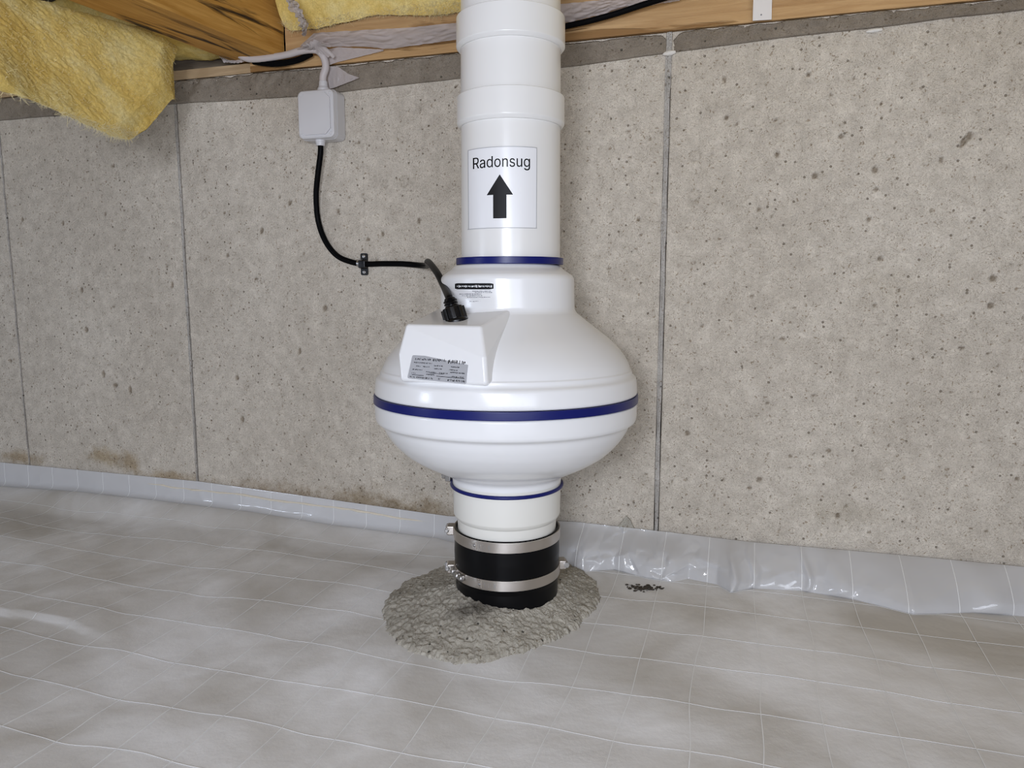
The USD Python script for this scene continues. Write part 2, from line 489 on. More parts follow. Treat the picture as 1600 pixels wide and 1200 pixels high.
plain('thread', (0.86, 0.86, 0.85), 0.45)
plain('sealant', (0.84, 0.77, 0.64), 0.5, bump=0.001, scale=120)
plain('fan_plastic', (0.80, 0.80, 0.805), 0.20, ior=1.5)
plain('pvc', (0.78, 0.77, 0.75), 0.24)
plain('ivory_pvc', (0.78, 0.765, 0.71), 0.28)
plain('blue_rubber', (0.006, 0.010, 0.115), 0.34, specular_ior_level=0.3)
plain('black_rubber', (0.004, 0.004, 0.0045), 0.30, specular_ior_level=0.12)
plain('black_cable', (0.004, 0.004, 0.0045), 0.35, specular_ior_level=0.03)
plain('black_plastic', (0.006, 0.006, 0.0065), 0.28, specular_ior_level=0.35)
plain('grey_metal', (0.45, 0.44, 0.43), 0.35, metallic=0.9)
plain('steel', (0.62, 0.58, 0.54), 0.30, metallic=1.0, bump=0.0001, scale=500)
plain('box_plastic', (0.60, 0.59, 0.60), 0.38)
plain('cable_grey', (0.55, 0.50, 0.49), 0.45)
plain('sticker', (0.80, 0.80, 0.815), 0.30)
plain('sticker_edge', (0.45, 0.45, 0.46), 0.4)
plain('print_black', (0.008, 0.008, 0.009), 0.55, specular_ior_level=0.25)
plain('print_grey', (0.25, 0.25, 0.27), 0.5)
plain('foil_plate', (0.50, 0.51, 0.54), 0.38, metallic=0.35)
plain('white_strip', (0.74, 0.71, 0.69), 0.45)
plain('plaster', (0.72, 0.69, 0.64), 0.85, bump=0.002, scale=200)
plain('subfloor', (0.20, 0.15, 0.09), 0.8, vary=0.3, scale=8)
plain('dirt', (0.05, 0.04, 0.028), 0.95)
plain('ground', (0.25, 0.23, 0.20), 0.95, vary=0.2, scale=6)
plain('far_wall', (0.38, 0.35, 0.31), 0.9, bump=0.002, scale=60, vary=0.15)

rng = np.random.default_rng(7)
WALL_TOP = 1.008
BAND_Z = 0.968

# ------------------------------------------------------------------ setting: the back wall, cast in shuttered bays
wall = thing('wall_back', kind='structure')
pits = []                                          # (s, z, half width, half height, depth, is_ring)


def pit(x, y, a, b, depth=0.004, ring=False):
    s, z, _ = wall_sz(on_wall(x, y))
    k = np.linalg.norm(on_wall(x + 1, y) - on_wall(x, y))
    pits.append((s, z, a * k, b * k, depth, ring))


for x, y, a, b in [(615, 262, 5, 9), (890, 245, 4, 5), (620, 387, 4, 6), (656, 408, 4, 4), (782, 395, 4, 4), (998, 448, 6, 6), (1130, 340, 4, 7), (1110, 557, 7, 8), (912, 577, 7, 7),
                   (787, 508, 5, 7), (727, 688, 5, 5), (1090, 722, 5, 6), (1128, 847, 6, 4), (1330, 810, 5, 3), (1408, 790, 4, 3), (330, 722, 4, 6), (1290, 448, 4, 4), (1328, 525, 4, 9), (1115, 622, 6, 4), (298, 432, 5, 3),
                   (1402, 466, 8, 9), (1420, 447, 8, 11)]:
    pit(840 + x * 0.475, y * 0.475, a * 0.75, b * 0.75)
for x, y in [(518, 512), (515, 642)]:
    pit(840 + x * 0.475, y * 0.475, 10, 10, 0.003, True)
for x, y, a, b, ring in [(525, 785, 7, 12, True), (505, 742, 7, 4, False), (910, 955, 9, 12, True), (1293, 903, 5, 6, False), (1165, 1025, 5, 9, False), (280, 995, 5, 7, False), (98, 980, 5, 6, False), (470, 955, 3, 6, False), (1015, 1140, 4, 6, False), (1245, 880, 4, 4, False)]:
    pit(x * 0.35, y * 0.35, a * 0.5, b * 0.5, 0.003, ring)
for x, y, a, b in [(127, 453, 3, 4), (134, 515, 3, 4), (269, 445, 2, 5), (508, 481, 4, 5), (468, 549, 3, 5), (378, 655, 3, 5), (180, 602, 4, 3), (203, 609, 3, 6), (161, 584, 3, 5), (370, 590, 3, 4), (15, 564, 3, 2), (400, 436, 3, 2)]:
    pit(x, y, a, b)
for x, y, a, b in [(1000, 10, 5, 4), (1473, 92, 7, 6), (1462, 206, 6, 6), (1340, 383, 5, 4), (1453, 405, 4, 3), (530, 612, 4, 3), (197, 737, 4, 5), (498, 932, 5, 4), (456, 967, 4, 3), (825, 1082, 5, 5), (1573, 930, 4, 4), (593, 345, 5, 3), (465, 167, 3, 3), (978, 205, 4, 3), (1080, 142, 3, 4), (785, 812, 4, 4), (727, 822, 2, 2), (258, 290, 3, 2)]:
    pit(1000 + x * 0.375, 400 + y * 0.375, a, b)
for x, y, a, b, ring in [(632, 283, 7, 9, True), (602, 287, 5, 7, True), (528, 330, 3, 4, False), (575, 374, 3, 3, False), (655, 345, 3, 5, False), (452, 317, 3, 4, False), (408, 360, 3, 6, False), (598, 365, 3, 4, False)]:
    pit(x, y, a, b, 0.0025, ring)
for _ in range(260):
    pits.append((rng.uniform(-1.5, 1.0), rng.uniform(0.1, 0.95), rng.uniform(0.0016, 0.0034), rng.uniform(0.0016, 0.004), rng.uniform(0.0012, 0.003), False))

SEAMS = [-1.333, -0.798, 0.2995]
edges = [-3.2] + SEAMS + [2.6]
HALF = [0.002, 0.003, 0.0045]
GROOVE = [0.0010, 0.0020, 0.0016]


def relief(s, z):
    p = np.stack([s, z, np.zeros_like(s)], -1)
    d = (fbm(p * 5, 3, 3) - 0.5) * 0.005 + (fbm(p * 60, 3, 5) - 0.5) * 0.0018 + (noise(p * 260, 9) - 0.5) * 0.0008
    return d


for i, (a, b) in enumerate(zip(edges, edges[1:])):
    a2, b2 = a + (HALF[i - 1] if i else 0), b - (HALF[i] if i < len(SEAMS) else 0)
    lo, hi = max(a2, -1.75), min(b2, 1.25)
    fine = np.arange(lo, hi, 0.003) if hi > lo else np.array([])
    ss = np.unique(np.concatenate([[a2], np.arange(a2, lo, 0.05), fine, np.arange(max(hi, a2), b2, 0.05), [a2 + 0.0015, b2 - 0.0015], [b2]]))
    zs = np.concatenate([[0.0], np.arange(0.05, WALL_TOP, 0.003), [WALL_TOP]])
    S, Z = np.meshgrid(ss, zs, indexing='ij')
    D = relief(S, Z)
    Hn = noise(np.stack([S * 0, Z * 14, S * 0 + i], -1), 17)
    D -= 0.0011 * np.exp(-((S + 0.331 - 0.001 * (Hn - 0.5)) / 0.0022) ** 2) * (0.4 + Hn) - 0.0006 * (np.abs(S + 0.326) < 0.003)
    D -= 0.0010 * np.exp(-((S - 0.628 - 0.001 * (Hn - 0.5)) / 0.0022) ** 2) * np.clip((Z - 0.6) * 4, 0.1, 1)
    G = np.zeros_like(D)
    for ps, pz, pa, pb, dep, ring in pits:
        if a2 - 0.02 < ps < b2 + 0.02:
            i0, i1 = np.searchsorted(ss, [ps - 1.6 * pa, ps + 1.6 * pa])
            j0, j1 = np.searchsorted(zs, [pz - 1.6 * pb, pz + 1.6 * pb])
            if i1 > i0 and j1 > j0:
                sub_s, sub_z = S[i0:i1, j0:j1], Z[i0:i1, j0:j1]
                q = np.hypot((sub_s - ps) / pa, (sub_z - pz) / pb) + 0.35 * (noise(np.stack([sub_s * 300, sub_z * 300, 0 * sub_s], -1), 2) - 0.5)
                w = np.clip((1 - q) * 3, 0, 1) if not ring else np.clip(1 - np.abs(q - 0.85) * 5, 0, 1) * 0.8
                D[i0:i1, j0:j1] -= dep * w
                G[i0:i1, j0:j1] = np.maximum(G[i0:i1, j0:j1], w * (0.75 if ring else 1.0) * min(1.0, pa / 0.003))
    if i:
        D -= GROOVE[i - 1] * np.clip(1 - (S - a2) / 0.0025, 0, 1)
    if i < len(SEAMS):
        D -= GROOVE[i] * np.clip(1 - (b2 - S) / 0.0025, 0, 1)
    bay = part(wall, 'wall_bay', sheet(wall_pt(S, Z, D), -0.2 * N2), 'cast_concrete', smooth=True)
    UsdGeom.PrimvarsAPI(stage.GetPrimAtPath(bay)).CreatePrimvar('dirt', Sdf.ValueTypeNames.FloatArray, 'vertex').Set(Vt.FloatArray.FromNumpy(np.concatenate([G.ravel(), 0 * G.ravel()]).astype(np.float32)))
for s0, hw, out in zip(SEAMS, HALF, (0.0008, 0.0012, 0.0015)):
    zs = np.arange(0.0, WALL_TOP + 0.001, 0.004)
    ts = np.linspace(-1, 1, 7)
    T, Z = np.meshgrid(ts, zs, indexing='ij')
    w = hw * (0.75 + 0.35 * Z + 0.5 * (noise(np.stack([Z * 18, 0 * Z, 0 * Z + s0], -1), 4) - 0.5))
    S = s0 + T * w + 0.0015 * (noise(np.stack([Z * 9, 0 * Z + 3, 0 * Z + s0], -1), 6) - 0.5)
    D = out + 0.001 * np.cos(T * 3.14 * 1.5) + relief(S, Z) + (noise(np.stack([T * 3, Z * 220, 0 * Z], -1), 8) - 0.5) * 0.0012
    part(wall, 'joint_ridge', sheet(wall_pt(S, Z, D), -0.02 * N2), 'seam_concrete', smooth=40)

# rough, darker course along the top of the wall
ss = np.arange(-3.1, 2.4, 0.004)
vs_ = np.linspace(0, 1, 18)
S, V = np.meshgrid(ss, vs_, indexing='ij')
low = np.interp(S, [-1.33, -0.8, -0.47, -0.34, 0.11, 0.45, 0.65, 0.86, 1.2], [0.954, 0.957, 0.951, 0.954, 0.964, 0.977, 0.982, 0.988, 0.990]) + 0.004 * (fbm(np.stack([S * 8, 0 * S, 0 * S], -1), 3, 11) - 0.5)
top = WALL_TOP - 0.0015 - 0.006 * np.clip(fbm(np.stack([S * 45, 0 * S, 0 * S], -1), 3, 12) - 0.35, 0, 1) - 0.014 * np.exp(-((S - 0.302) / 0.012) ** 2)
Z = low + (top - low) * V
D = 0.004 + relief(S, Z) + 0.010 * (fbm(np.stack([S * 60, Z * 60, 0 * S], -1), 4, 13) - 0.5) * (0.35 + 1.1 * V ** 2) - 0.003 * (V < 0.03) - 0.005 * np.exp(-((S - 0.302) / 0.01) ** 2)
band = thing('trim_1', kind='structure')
part(band, 'rough_course', sheet(wall_pt(S, Z, D), -0.012 * N2), 'dark_concrete', smooth=50)


def slab_struct(name, size, centre, mat_, rotz=0.0):
    v, f = arr(trimesh.creation.box(size))
    c, s = math.cos(rotz), math.sin(rotz)
    v = v @ np.array([[c, -s, 0], [s, c, 0], [0, 0, 1]]).T + centre
    p = part('/World', name, (v, f), mat_, smooth=False, kind='structure')
    return p


def wall_box(name, s0, s1, d0, d1, z0, z1, mat_):
    c = wall_pt((s0 + s1) / 2, (z0 + z1) / 2, (d0 + d1) / 2)
    return slab_struct(name, [s1 - s0, d1 - d0, z1 - z0], c, mat_, -TH)


wall_box('floor', -3.4, 2.8, -0.2, 5.2, -0.15, -0.03, 'ground')
wall_box('ceiling', -3.4, 2.8, -0.2, 5.2, 1.235, 1.26, 'subfloor')
wall_box('wall_left', -3.4, -3.2, -0.2, 5.0, -0.03, 1.235, 'far_wall')
wall_box('wall_right', 2.6, 2.8, -0.2, 5.0, -0.03, 1.235, 'far_wall')
wall_box('wall_front', -3.4, 2.8, 5.0, 5.2, -0.03, 1.235, 'far_wall')

# ------------------------------------------------------------------ the reinforced plastic ground sheet
crease_px = [(4, 760), (120, 768), (245, 782), (394, 800), (516, 820), (682, 841), (800, 872), (895, 889), (911, 893), (960, 890), (1010, 903), (1053, 909), (1075, 904), (1120, 913), (1142, 926), (1175, 919), (1253, 923), (1336, 937), (1427, 960), (1520, 957), (1600, 963)]
cr = []
for x, y in crease_px:
    s, z, d = wall_sz(on_level(x, y, 0.004))
    if d < 0.018:
        s, z, d = wall_sz(on_wall(x, y, 0.018))
    cr.append((s, d, z))
cr = np.array([(-3.2, 0.018, cr[0][2])] + cr + [(2.6, 0.06, 0.004)])
cr = cr[np.argsort(cr[:, 0])]
tp = []
for x, y in [(0, 722), (156, 737), (312, 752), (480, 775), (700, 806), (900, 815), (1045, 831), (1170, 846), (1400, 866), (1600, 885)]:
    s, z, d = wall_sz(on_wall(x, y, 0.003))
    tp.append((s, z))
tp = np.array([(-3.2, tp[0][1])] + tp + [(2.6, 0.07)])
lapA, lapB = on_level(-60, 940)[:2], on_level(150, 986)[:2]


def floor_h(s, d):
    p = wall_pt(s, 0 * s, d)
    x, y = p[..., 0], p[..., 1]
    q = np.stack([s * 2.2, d * 3.0, 0 * s], -1)
    a = np.radians(35)
    u, w = s * math.cos(a) + d * math.sin(a), -s * math.sin(a) + d * math.cos(a)
    left = np.clip((0.1 - s) / 0.8, 0, 1)
    h = 0.012 * (fbm(q, 2, 21) - 0.5) + (0.010 + 0.014 * left) * (fbm(np.stack([u * 1.6, w * 6.0, 0 * s], -1), 3, 22) - 0.5) + 0.0035 * (fbm(np.stack([s * 14, d * 14, 0 * s], -1), 3, 23) - 0.5)
    # the edge of a lapped sheet on the left
    L = lapB - lapA
    n_ = np.array([-L[1], L[0]]) / np.hypot(*L)
    t = ((x - lapA[0]) * L[0] + (y - lapA[1]) * L[1]) / (L @ L)
    dist = (x - lapA[0]) * n_[0] + (y - lapA[1]) * n_[1] + 0.008 * np.sin(t * 7)
    fade = np.clip((1.15 - t) * 3, 0, 1)
    h = h + 0.007 * fade * np.where(dist > 0, np.exp(-dist / 0.12), np.exp(dist / 0.0025))
    return h


def crease(s):
    return np.interp(s, cr[:, 0], cr[:, 1]), np.interp(s, cr[:, 0], cr[:, 2])


def floor_pt(s, d):
    dc, zc = crease(s)
    fr = np.clip((d - dc) / 0.10, 0, 1)
    ease = fr * fr * (3 - 2 * fr)
    z = zc + (floor_h(s, d) - zc) * ease
    return wall_pt(s, z, d)


from scipy.interpolate import LinearNDInterpolator
_r = np.random.default_rng(77)
_q = np.stack([_r.uniform(0.08, 1.3, 620), _r.uniform(-0.2, 1.2, 620)], 1)
FACETS = LinearNDInterpolator(np.vstack([_q * [1.0, 0.09], [(0, -0.1), (0, 0.2), (1.5, -0.1), (1.5, 0.2)]]), np.concatenate([_r.uniform(-1, 1, 620), np.zeros(4)]))


def crumple(s, v):
    """folds of the slack strip that climbs the wall; v from 0 at the crease to 1 at its top edge"""
    s, v = np.broadcast_arrays(np.asarray(s, float), np.asarray(v, float))
    g = np.abs(fbm(np.stack([s * 16, v * 1.6, 0 * s], -1), 2, 31) - 0.5) * 2
    right = np.clip((s - 0.10) / 0.06, 0, 1) * np.clip((0.95 - s) / 0.5, 0.25, 1)
    hot = np.exp(-((s - 0.25) / 0.12) ** 2)
    flat = np.nan_to_num(FACETS(np.stack([np.clip(s, 0.01, 1.4), v * 0.09], -1)))
    inside = np.sin(np.pi * np.clip(v, 0, 1))
    return (0.003 + 0.006 * right) * (0.55 - g) * inside ** 0.7 + right * (0.0025 + 0.0075 * hot) * flat * np.sqrt(np.clip(inside, 0, 1))


GLINTS = [(wall_sz(on_wall(x, 860))[0], w_, a_) for x, w_, a_ in ((1146, 0.006, 0.010), (1173, 0.004, 0.008), (1178, 0.005, 0.006), (1257, 0.006, 0.010), (1303, 0.018, 0.012), (1535, 0.03, 0.012))]


def upstand_pt(s, v, lift=0.0):
    dc, zc = crease(s)
    zt = np.interp(s, tp[:, 0], tp[:, 1])
    bulge = np.sin(np.pi * v)
    left = np.clip((0.0 - s) / 0.15, 0, 1)
    # on the right the strip leans on the wall, on the left it turns up in a tight round bend
    b = np.clip(v / 0.45, 0, 1) * np.pi / 2
    rise = np.minimum(0.013, 0.4 * (zt - zc))
    d_bend = 0.0045 + (dc - 0.0045) * (1 - np.sin(b))
    z_bend = zc + rise * (1 - np.cos(b)) + (zt - zc - rise) * np.clip((v - 0.45) / 0.55, 0, 1)
    vc = np.clip(v, 0, 1)
    slack = np.exp(-((s - 0.24) / 0.13) ** 2)           # where the loose sheet stands up like a cushion
    d_lean = dc + (0.0045 - dc) * vc ** 1.75
    d_puff = dc - 0.40 * (zt - zc) * vc
    t = np.clip((vc - 0.50) / 0.5, 0, 1)
    d_puff = d_puff + (0.0045 - d_puff) * (t * t * (3 - 2 * t))
    d = left * d_bend + (1 - left) * ((1 - slack) * d_lean + slack * d_puff) + crumple(s, v) + lift
    for q, w_, a_ in GLINTS:
        d = d + a_ * np.exp(-((s - q - 0.006 * np.sin(v * 5)) / w_) ** 2) * np.sin(np.pi * np.clip(v, 0, 1)) ** 0.5
    z = left * z_bend + (1 - left) * (zc + (zt - zc) * v)
    return wall_pt(s, z, np.maximum(d, 0.0035 + lift))


sheet_t = thing('ground_sheet', 'grey reinforced plastic ground sheet covering the whole floor and turned up along the concrete wall', 'plastic sheet')
ss = np.concatenate([np.arange(-3.15, -1.7, 0.05), np.arange(-1.7, 1.3, 0.007), np.arange(1.3, 2.56, 0.05)])
vv = np.concatenate([np.linspace(0, 1, 12) * 0.1, np.arange(0.1, 1.3, 0.007)[1:], np.arange(1.3, 4.95, 0.06)])
S, V = np.meshgrid(ss, vv, indexing='ij')
part(sheet_t, 'floor_sheet', sheet(floor_pt(S, crease(S)[0] + V), (0, 0, -0.0006)), 'floor_plastic', smooth=True)
ss = np.concatenate([np.arange(-3.15, -1.9, 0.02), np.arange(-1.9, 1.4, 0.0025), np.arange(1.4, 2.55, 0.02)])
vv = np.linspace(0, 1, 34)
S, V = np.meshgrid(ss, vv, indexing='ij')
part(sheet_t, 'wall_upstand', sheet(upstand_pt(S, V), 0.0006 * N2), 'upstand_plastic', smooth=True, label='shiny crumpled strip turned up against the wall')


def ribbon(P, across, w):
    """narrow flat thread along the points P"""
    t = np.gradient(P, axis=0)
    n_ = len(P)
    a = np.cross(t, across)
    a /= np.linalg.norm(a, axis=1, keepdims=True) + 1e-12
    G = np.stack([P - a * w / 2, P + a * w / 2], 1)
    return sheet(G, -np.asarray(across) * 0.0003)


threads = []
for k in range(-44, 28):
    s0 = 0.4035 + 0.0826 * (k - 0)
    if not -3.1 < s0 < 2.5:
        continue
    d = np.arange(0, 1.6, 0.008)
    sw = s0 + 0.018 * (fbm(np.stack([d * 5, 0 * d + k * 3.1, 0 * d], -1), 2, 41) - 0.5) * np.clip(d * 5, 0, 1) - 0.0 * d
    P = floor_pt(sw, crease(sw)[0] + d) + [0, 0, 0.0009]
    threads.append(ribbon(P, np.array([0, 0, 1.0]), 0.0012))
    v = np.linspace(0, 1, 24)
    P = upstand_pt(s0 + 0 * v, v, 0.0009)
    threads.append(ribbon(P, N2, 0.0010))
for k in range(0, 14):
    d0 = 0.085 + 0.1015 * k
    s = np.arange(-3.1, 2.5, 0.008)
    dw = d0 + 0.030 * (fbm(np.stack([s * 2.2, 0 * s + k * 5.3, 0 * s], -1), 3, 42) - 0.5) + 0.012 * (fbm(np.stack([s * 9, 0 * s + k * 2.3, 0 * s], -1), 2, 43) - 0.5)
    P = floor_pt(s, np.maximum(dw, crease(s)[0] + 0.004)) + [0, 0, 0.0009]
    threads.append(ribbon(P, np.array([0, 0, 1.0]), 0.0011))
part(sheet_t, 'scrim_threads', cat_mesh(threads), 'thread', smooth=False, kind='stuff', label='pale reinforcing threads in a square grid')

# strings of sealant behind the turned-up strip
for s0, s1, k in ((-0.98, -0.16, 0.66), (0.50, 0.72, 0.55)):
    s = np.arange(s0, s1, 0.004)
    zt = np.interp(s, tp[:, 0], tp[:, 1])
    zc = crease(s)[1]
    z = zc + (zt - zc) * k + 0.010 * (fbm(np.stack([s * 12, 0 * s, 0 * s], -1), 3, 51) - 0.5)
    P = wall_pt(s, z, 0 * s + 0.0028)
    w = 0.0085 * (0.35 + fbm(np.stack([s * 25, 0 * s, 0 * s], -1), 3, 52)) * np.clip((s - s0) * 12, 0.1, 1) * np.clip((s1 - s) * 12, 0.1, 1)
    part(sheet_t, 'sealant_bead', sweep(P, w, 8, flat=0.35, ref=[0, 0, 1]), 'sealant', label='beige sealant string behind the plastic')

# ------------------------------------------------------------------ mortar collar round the pipe
CX = at_depth(792, 850, DP)[0]
out_px = [(596, 950), (603, 975), (615, 995), (640, 1012), (690, 1027), (740, 1033), (790, 1022), (840, 1005), (885, 985), (915, 962), (935, 925), (926, 905), (905, 890), (890, 878), (870, 872), (760, 868), (705, 878), (665, 893), (640, 903), (618, 922)]
ob = np.array([on_level(x, y, 0.004)[:2] for x, y in out_px]) - [CX, DP]
oa, orr = np.arctan2(ob[:, 1], ob[:, 0]), np.hypot(ob[:, 0], ob[:, 1])
o = np.argsort(oa)
oa, orr = oa[o], orr[o]
az = np.linspace(-np.pi, np.pi, 640, endpoint=False)
rr = np.interp(az, np.concatenate([oa - 2 * np.pi, oa, oa + 2 * np.pi]), np.tile(orr, 3))
ring_p = np.stack([np.cos(az), np.sin(az), 0 * az], -1)
jag = 0.016 * (fbm(ring_p * 12, 4, 61) - 0.5) + 0.007 * (fbm(ring_p * 70, 2, 62) - 0.5)
tt = np.linspace(0, 1, 110)
R = 0.062 + (rr[:, None] - 0.062) * tt[None] + jag[:, None] * np.clip((tt[None] - 0.75) / 0.25, 0, 1)
X, Y = CX + R * np.cos(az)[:, None], DP + R * np.sin(az)[:, None]
pz = np.stack([X, Y, 0 * X], -1)
sg, _, dg = wall_sz(np.stack([X, Y, 0 * X], -1))
base = floor_pt(sg, np.maximum(dg, crease(sg)[0] + 0.002))[..., 2]
prof = 0.042 * (1 - tt) ** 1.15 + 0.006
H_ = base + prof[None] + (0.007 * (fbm(pz * 24, 3, 63) - 0.5) + 0.0075 * (fbm(pz * 170, 3, 64) - 0.5)) * np.clip(tt * 6, 0.2, 1)[None] - 0.012 * (tt[None] > 0.995)
H_ += -0.006 * np.clip((tt[None] - 0.9) / 0.1, 0, 1) ** 2
P = np.concatenate([np.stack([X, Y, H_], -1), np.stack([X, Y, H_], -1)[:1]], 0)
low_ = P.copy(); low_[..., 2] = np.minimum(P[..., 2] - 0.004, 0.0)
n_, m_ = P.shape[:2]
collar = thing('mortar_collar', 'rough grey mortar collar spread on the plastic around the foot of the pipe', 'mortar', (CX, DP, 0))
cm = trimesh.Trimesh(P.reshape(-1, 3), grid_faces(n_, m_), process=True)
cm.merge_vertices(); cm.fix_normals()
if cm.face_normals[:, 2].mean() < 0:
    cm.invert()
part(collar, 'mortar', cm, 'mortar', smooth=50)

# ------------------------------------------------------------------ rubber coupling with two steel clamps
coupling = thing('rubber_coupling', 'black rubber pipe coupling with two steel clamps standing in the mortar collar', 'pipe coupling', (CX, DP, 0.035))
zr = lambda y: sil(y, 82)[1]
r82, r80, r825 = sil(850, 81.5)[0], sil(905, 79.5)[0], sil(830, 82.5)[0]
zt_, zb_ = zr(819), 0.028
prof = [(r82 - 0.006, zt_ - 0.006), (r82 - 0.003, zt_), (r82, zt_ - 0.002), (r82, zr(838)), (r82 + 0.0006, zr(856)), (r82, zr(876)), (r82, zr(893)), (r80, zr(899)), (r80, zb_), (r80 - 0.008, zb_), (r80 - 0.008, zt_ - 0.03), (r82 - 0.006, zt_ - 0.03)]
part(coupling, 'rubber_sleeve', lathe(prof, 128, (CX, DP), 0.0015, closed=True), 'black_rubber')
C2 = np.array([CX, DP, 0.0])


def radial(a):
    return np.array([math.sin(a), -math.cos(a), 0.0]), np.array([math.cos(a), math.sin(a), 0.0])    # outward, tangent (to the right seen from the front)


def clamp(zc, r, h, front_screw, worm_az, lab, extra=None):
    ring = lathe([(r - 0.0012, zc - h / 2), (r + 0.0008, zc - h / 2), (r + 0.0008, zc + h / 2), (r - 0.0012, zc + h / 2)], 128, (CX, DP), 0.0004, closed=True)
    p = part(coupling, 'hose_clamp', ring, 'steel', label=lab)
    for wa in worm_az:
        o_, t_ = radial(wa)
        c = C2 + o_ * (r + 0.006) + [0, 0, zc]
        hs = placed(rbox((0.020, 0.013, h * 0.95), 0.002), frame(c, t_, [0, 0, 1]))
        part(p, 'worm_housing', hs, 'steel')
        # hexagon-headed screw with a slot, pointing along the band
        prof_ = [(0.0001, -0.014), (0.0028, -0.014), (0.0028, 0.008), (0.0052, 0.008), (0.0052, 0.0135), (0.0001, 0.0135)]
        screw = lathe(prof_, 6, (0, 0), 0.0004)
        thread_ = [lathe([(0.0026, zz), (0.0040, zz + 0.0008), (0.0026, zz + 0.0016)], 18, (0, 0), 0.0001) for zz in np.arange(-0.012, 0.006, 0.0022)]
        part(p, 'clamp_screw', placed(cat_mesh([screw] + thread_), frame(c + o_ * 0.006 + [0, 0, 0.001], o_, -t_)), 'grey_metal')
    o_, t_ = radial(front_screw)
    c = C2 + o_ * (r + 0.0006) + [0, 0, zc]
    rivet = lathe([(0.0001, 0.0028), (0.002, 0.0024), (0.0034, 0.0), (0.0034, -0.0006)], 20, (0, 0), 0.0006)
    part(p, 'rivet', placed(rivet, frame(c, t_, o_)), 'grey_metal')
    lug = placed(rbox((0.009, h * 0.8, 0.0022), 0.0008), frame(c + t_ * -0.001, t_, o_))
    part(p, 'band_lug', lug, 'steel')
    for da in (0.10, 0.17, 0.21, 0.29):                       # stamped slots
        o_, t_ = radial(front_screw + da)
        part(p, 'stamped_slot', placed(rbox((0.0012 + 0.002 * (da == 0.29), h * 0.42, 0.0007), 0.0003), frame(C2 + o_ * (r + 0.0009) + [0, 0, zc], t_, o_)), 'grey_metal')
    return p


clamp((zr(820.5) + zr(835.5)) / 2, r825, abs(zr(821) - zr(836)), -0.60, (-1.62,), 'upper steel band clamp on the rubber coupling')
low_z = (zr(876) + zr(891)) / 2
clamp(low_z, r825, abs(zr(876) - zr(891)), -0.50, (-1.50, 1.68), 'lower steel band clamp on the rubber coupling')
low_c = '/World/rubber_coupling/hose_clamp_001'
for a_ in (-1.25, -1.05, -0.92):
    o_, t_ = radial(a_)
    nut = lathe([(0.0001, -0.005), (0.0052, -0.005), (0.0052, 0.004), (0.003, 0.0055), (0.0001, 0.0055)], 6, (0, 0), 0.0004)
    part(low_c, 'clamp_nut', placed(nut, frame(C2 + o_ * (r825 + 0.0045) + [0, 0, low_z + 0.001], o_, t_)), 'grey_metal')

# ------------------------------------------------------------------ the fan
FX = at_depth(790.5, 620, DP)[0]
NX = at_depth(793, 460, DP)[0]
fan = thing('radon_fan', 'white domed inline duct fan with three dark blue rings between the two pipes', 'fan', (FX, DP, 0.15))
TILT = math.radians(0.8)
ZC = sil(620, 205)[1]


def lean(mesh):
    """the fan leans back slightly about the middle of its drum"""
    v, f = arr(mesh)
    v = v - [0, DP, ZC]
    c, s = math.cos(TILT), math.sin(TILT)
    y, z = v[:, 1].copy(), v[:, 2].copy()
    shift = np.interp(z, [sil(700, 150)[1] - ZC - 0.05, 0, sil(480, 105)[1] - ZC], [CX - FX, 0, NX - FX])
    v = np.stack([v[:, 0] + shift, y * c + z * s, -y * s + z * c], -1) + [0, DP, ZC]
    return v, f


up = [(414.3, 72), (414.8, 82), (421, 87), (431, 102), (436, 104.5), (482, 105), (488, 108), (503, 127, 1), (515, 143, 1), (527, 159, 1), (540, 173, 1), (552, 183.5, 1), (563, 190.5, 1), (574, 194.5), (575.5, 196.3), (582, 197.5), (586, 203.5), (600, 205), (612, 205.5), (612, 190)]
part(fan, 'upper_housing', lean(lathe([sil(q[0], q[1]) + tuple(q[2:]) for q in up], 160, (FX, DP), 0.005)), 'fan_plastic', smooth=35)
lo_ = [(624, 190), (624, 205.5), (644, 204.5), (652, 202.5), (656, 194), (668, 188, 1), (682, 178, 1), (694, 166, 1), (704, 154, 1), (716, 134, 1), (727, 111, 1), (736, 90), (741, 85.5), (748, 84.5), (799, 83), (804, 77.5), (806, 76.5), (830, 76.2)]
rows = [sil(q[0], q[1]) + tuple(q[2:]) for q in lo_]
part(fan, 'lower_housing', lean(lathe(rows[:14], 160, (FX, DP), 0.004)), 'fan_plastic', smooth=35)
inlet = [sil(y, h) for y, h in [(742, 83.5), (748, 84.6), (798, 83), (803, 80), (805, 77), (835, 76.5)]]
part(fan, 'inlet_collar', lathe(inlet, 128, (CX, DP), 0.0015), 'ivory_pvc')


def blue_ring(y0, y1, h, cx, leaning, rad=0.0012, inner=6):
    r0, z0 = sil(y0, h)
    r1, z1 = sil(y1, h)
    m = lathe([(r0 - inner * 0.001, z1), (r1, z1), (r0, z0), (r0 - inner * 0.001, z0)], 160, (cx, DP), rad, closed=True)
    return lean(m) if leaning else m


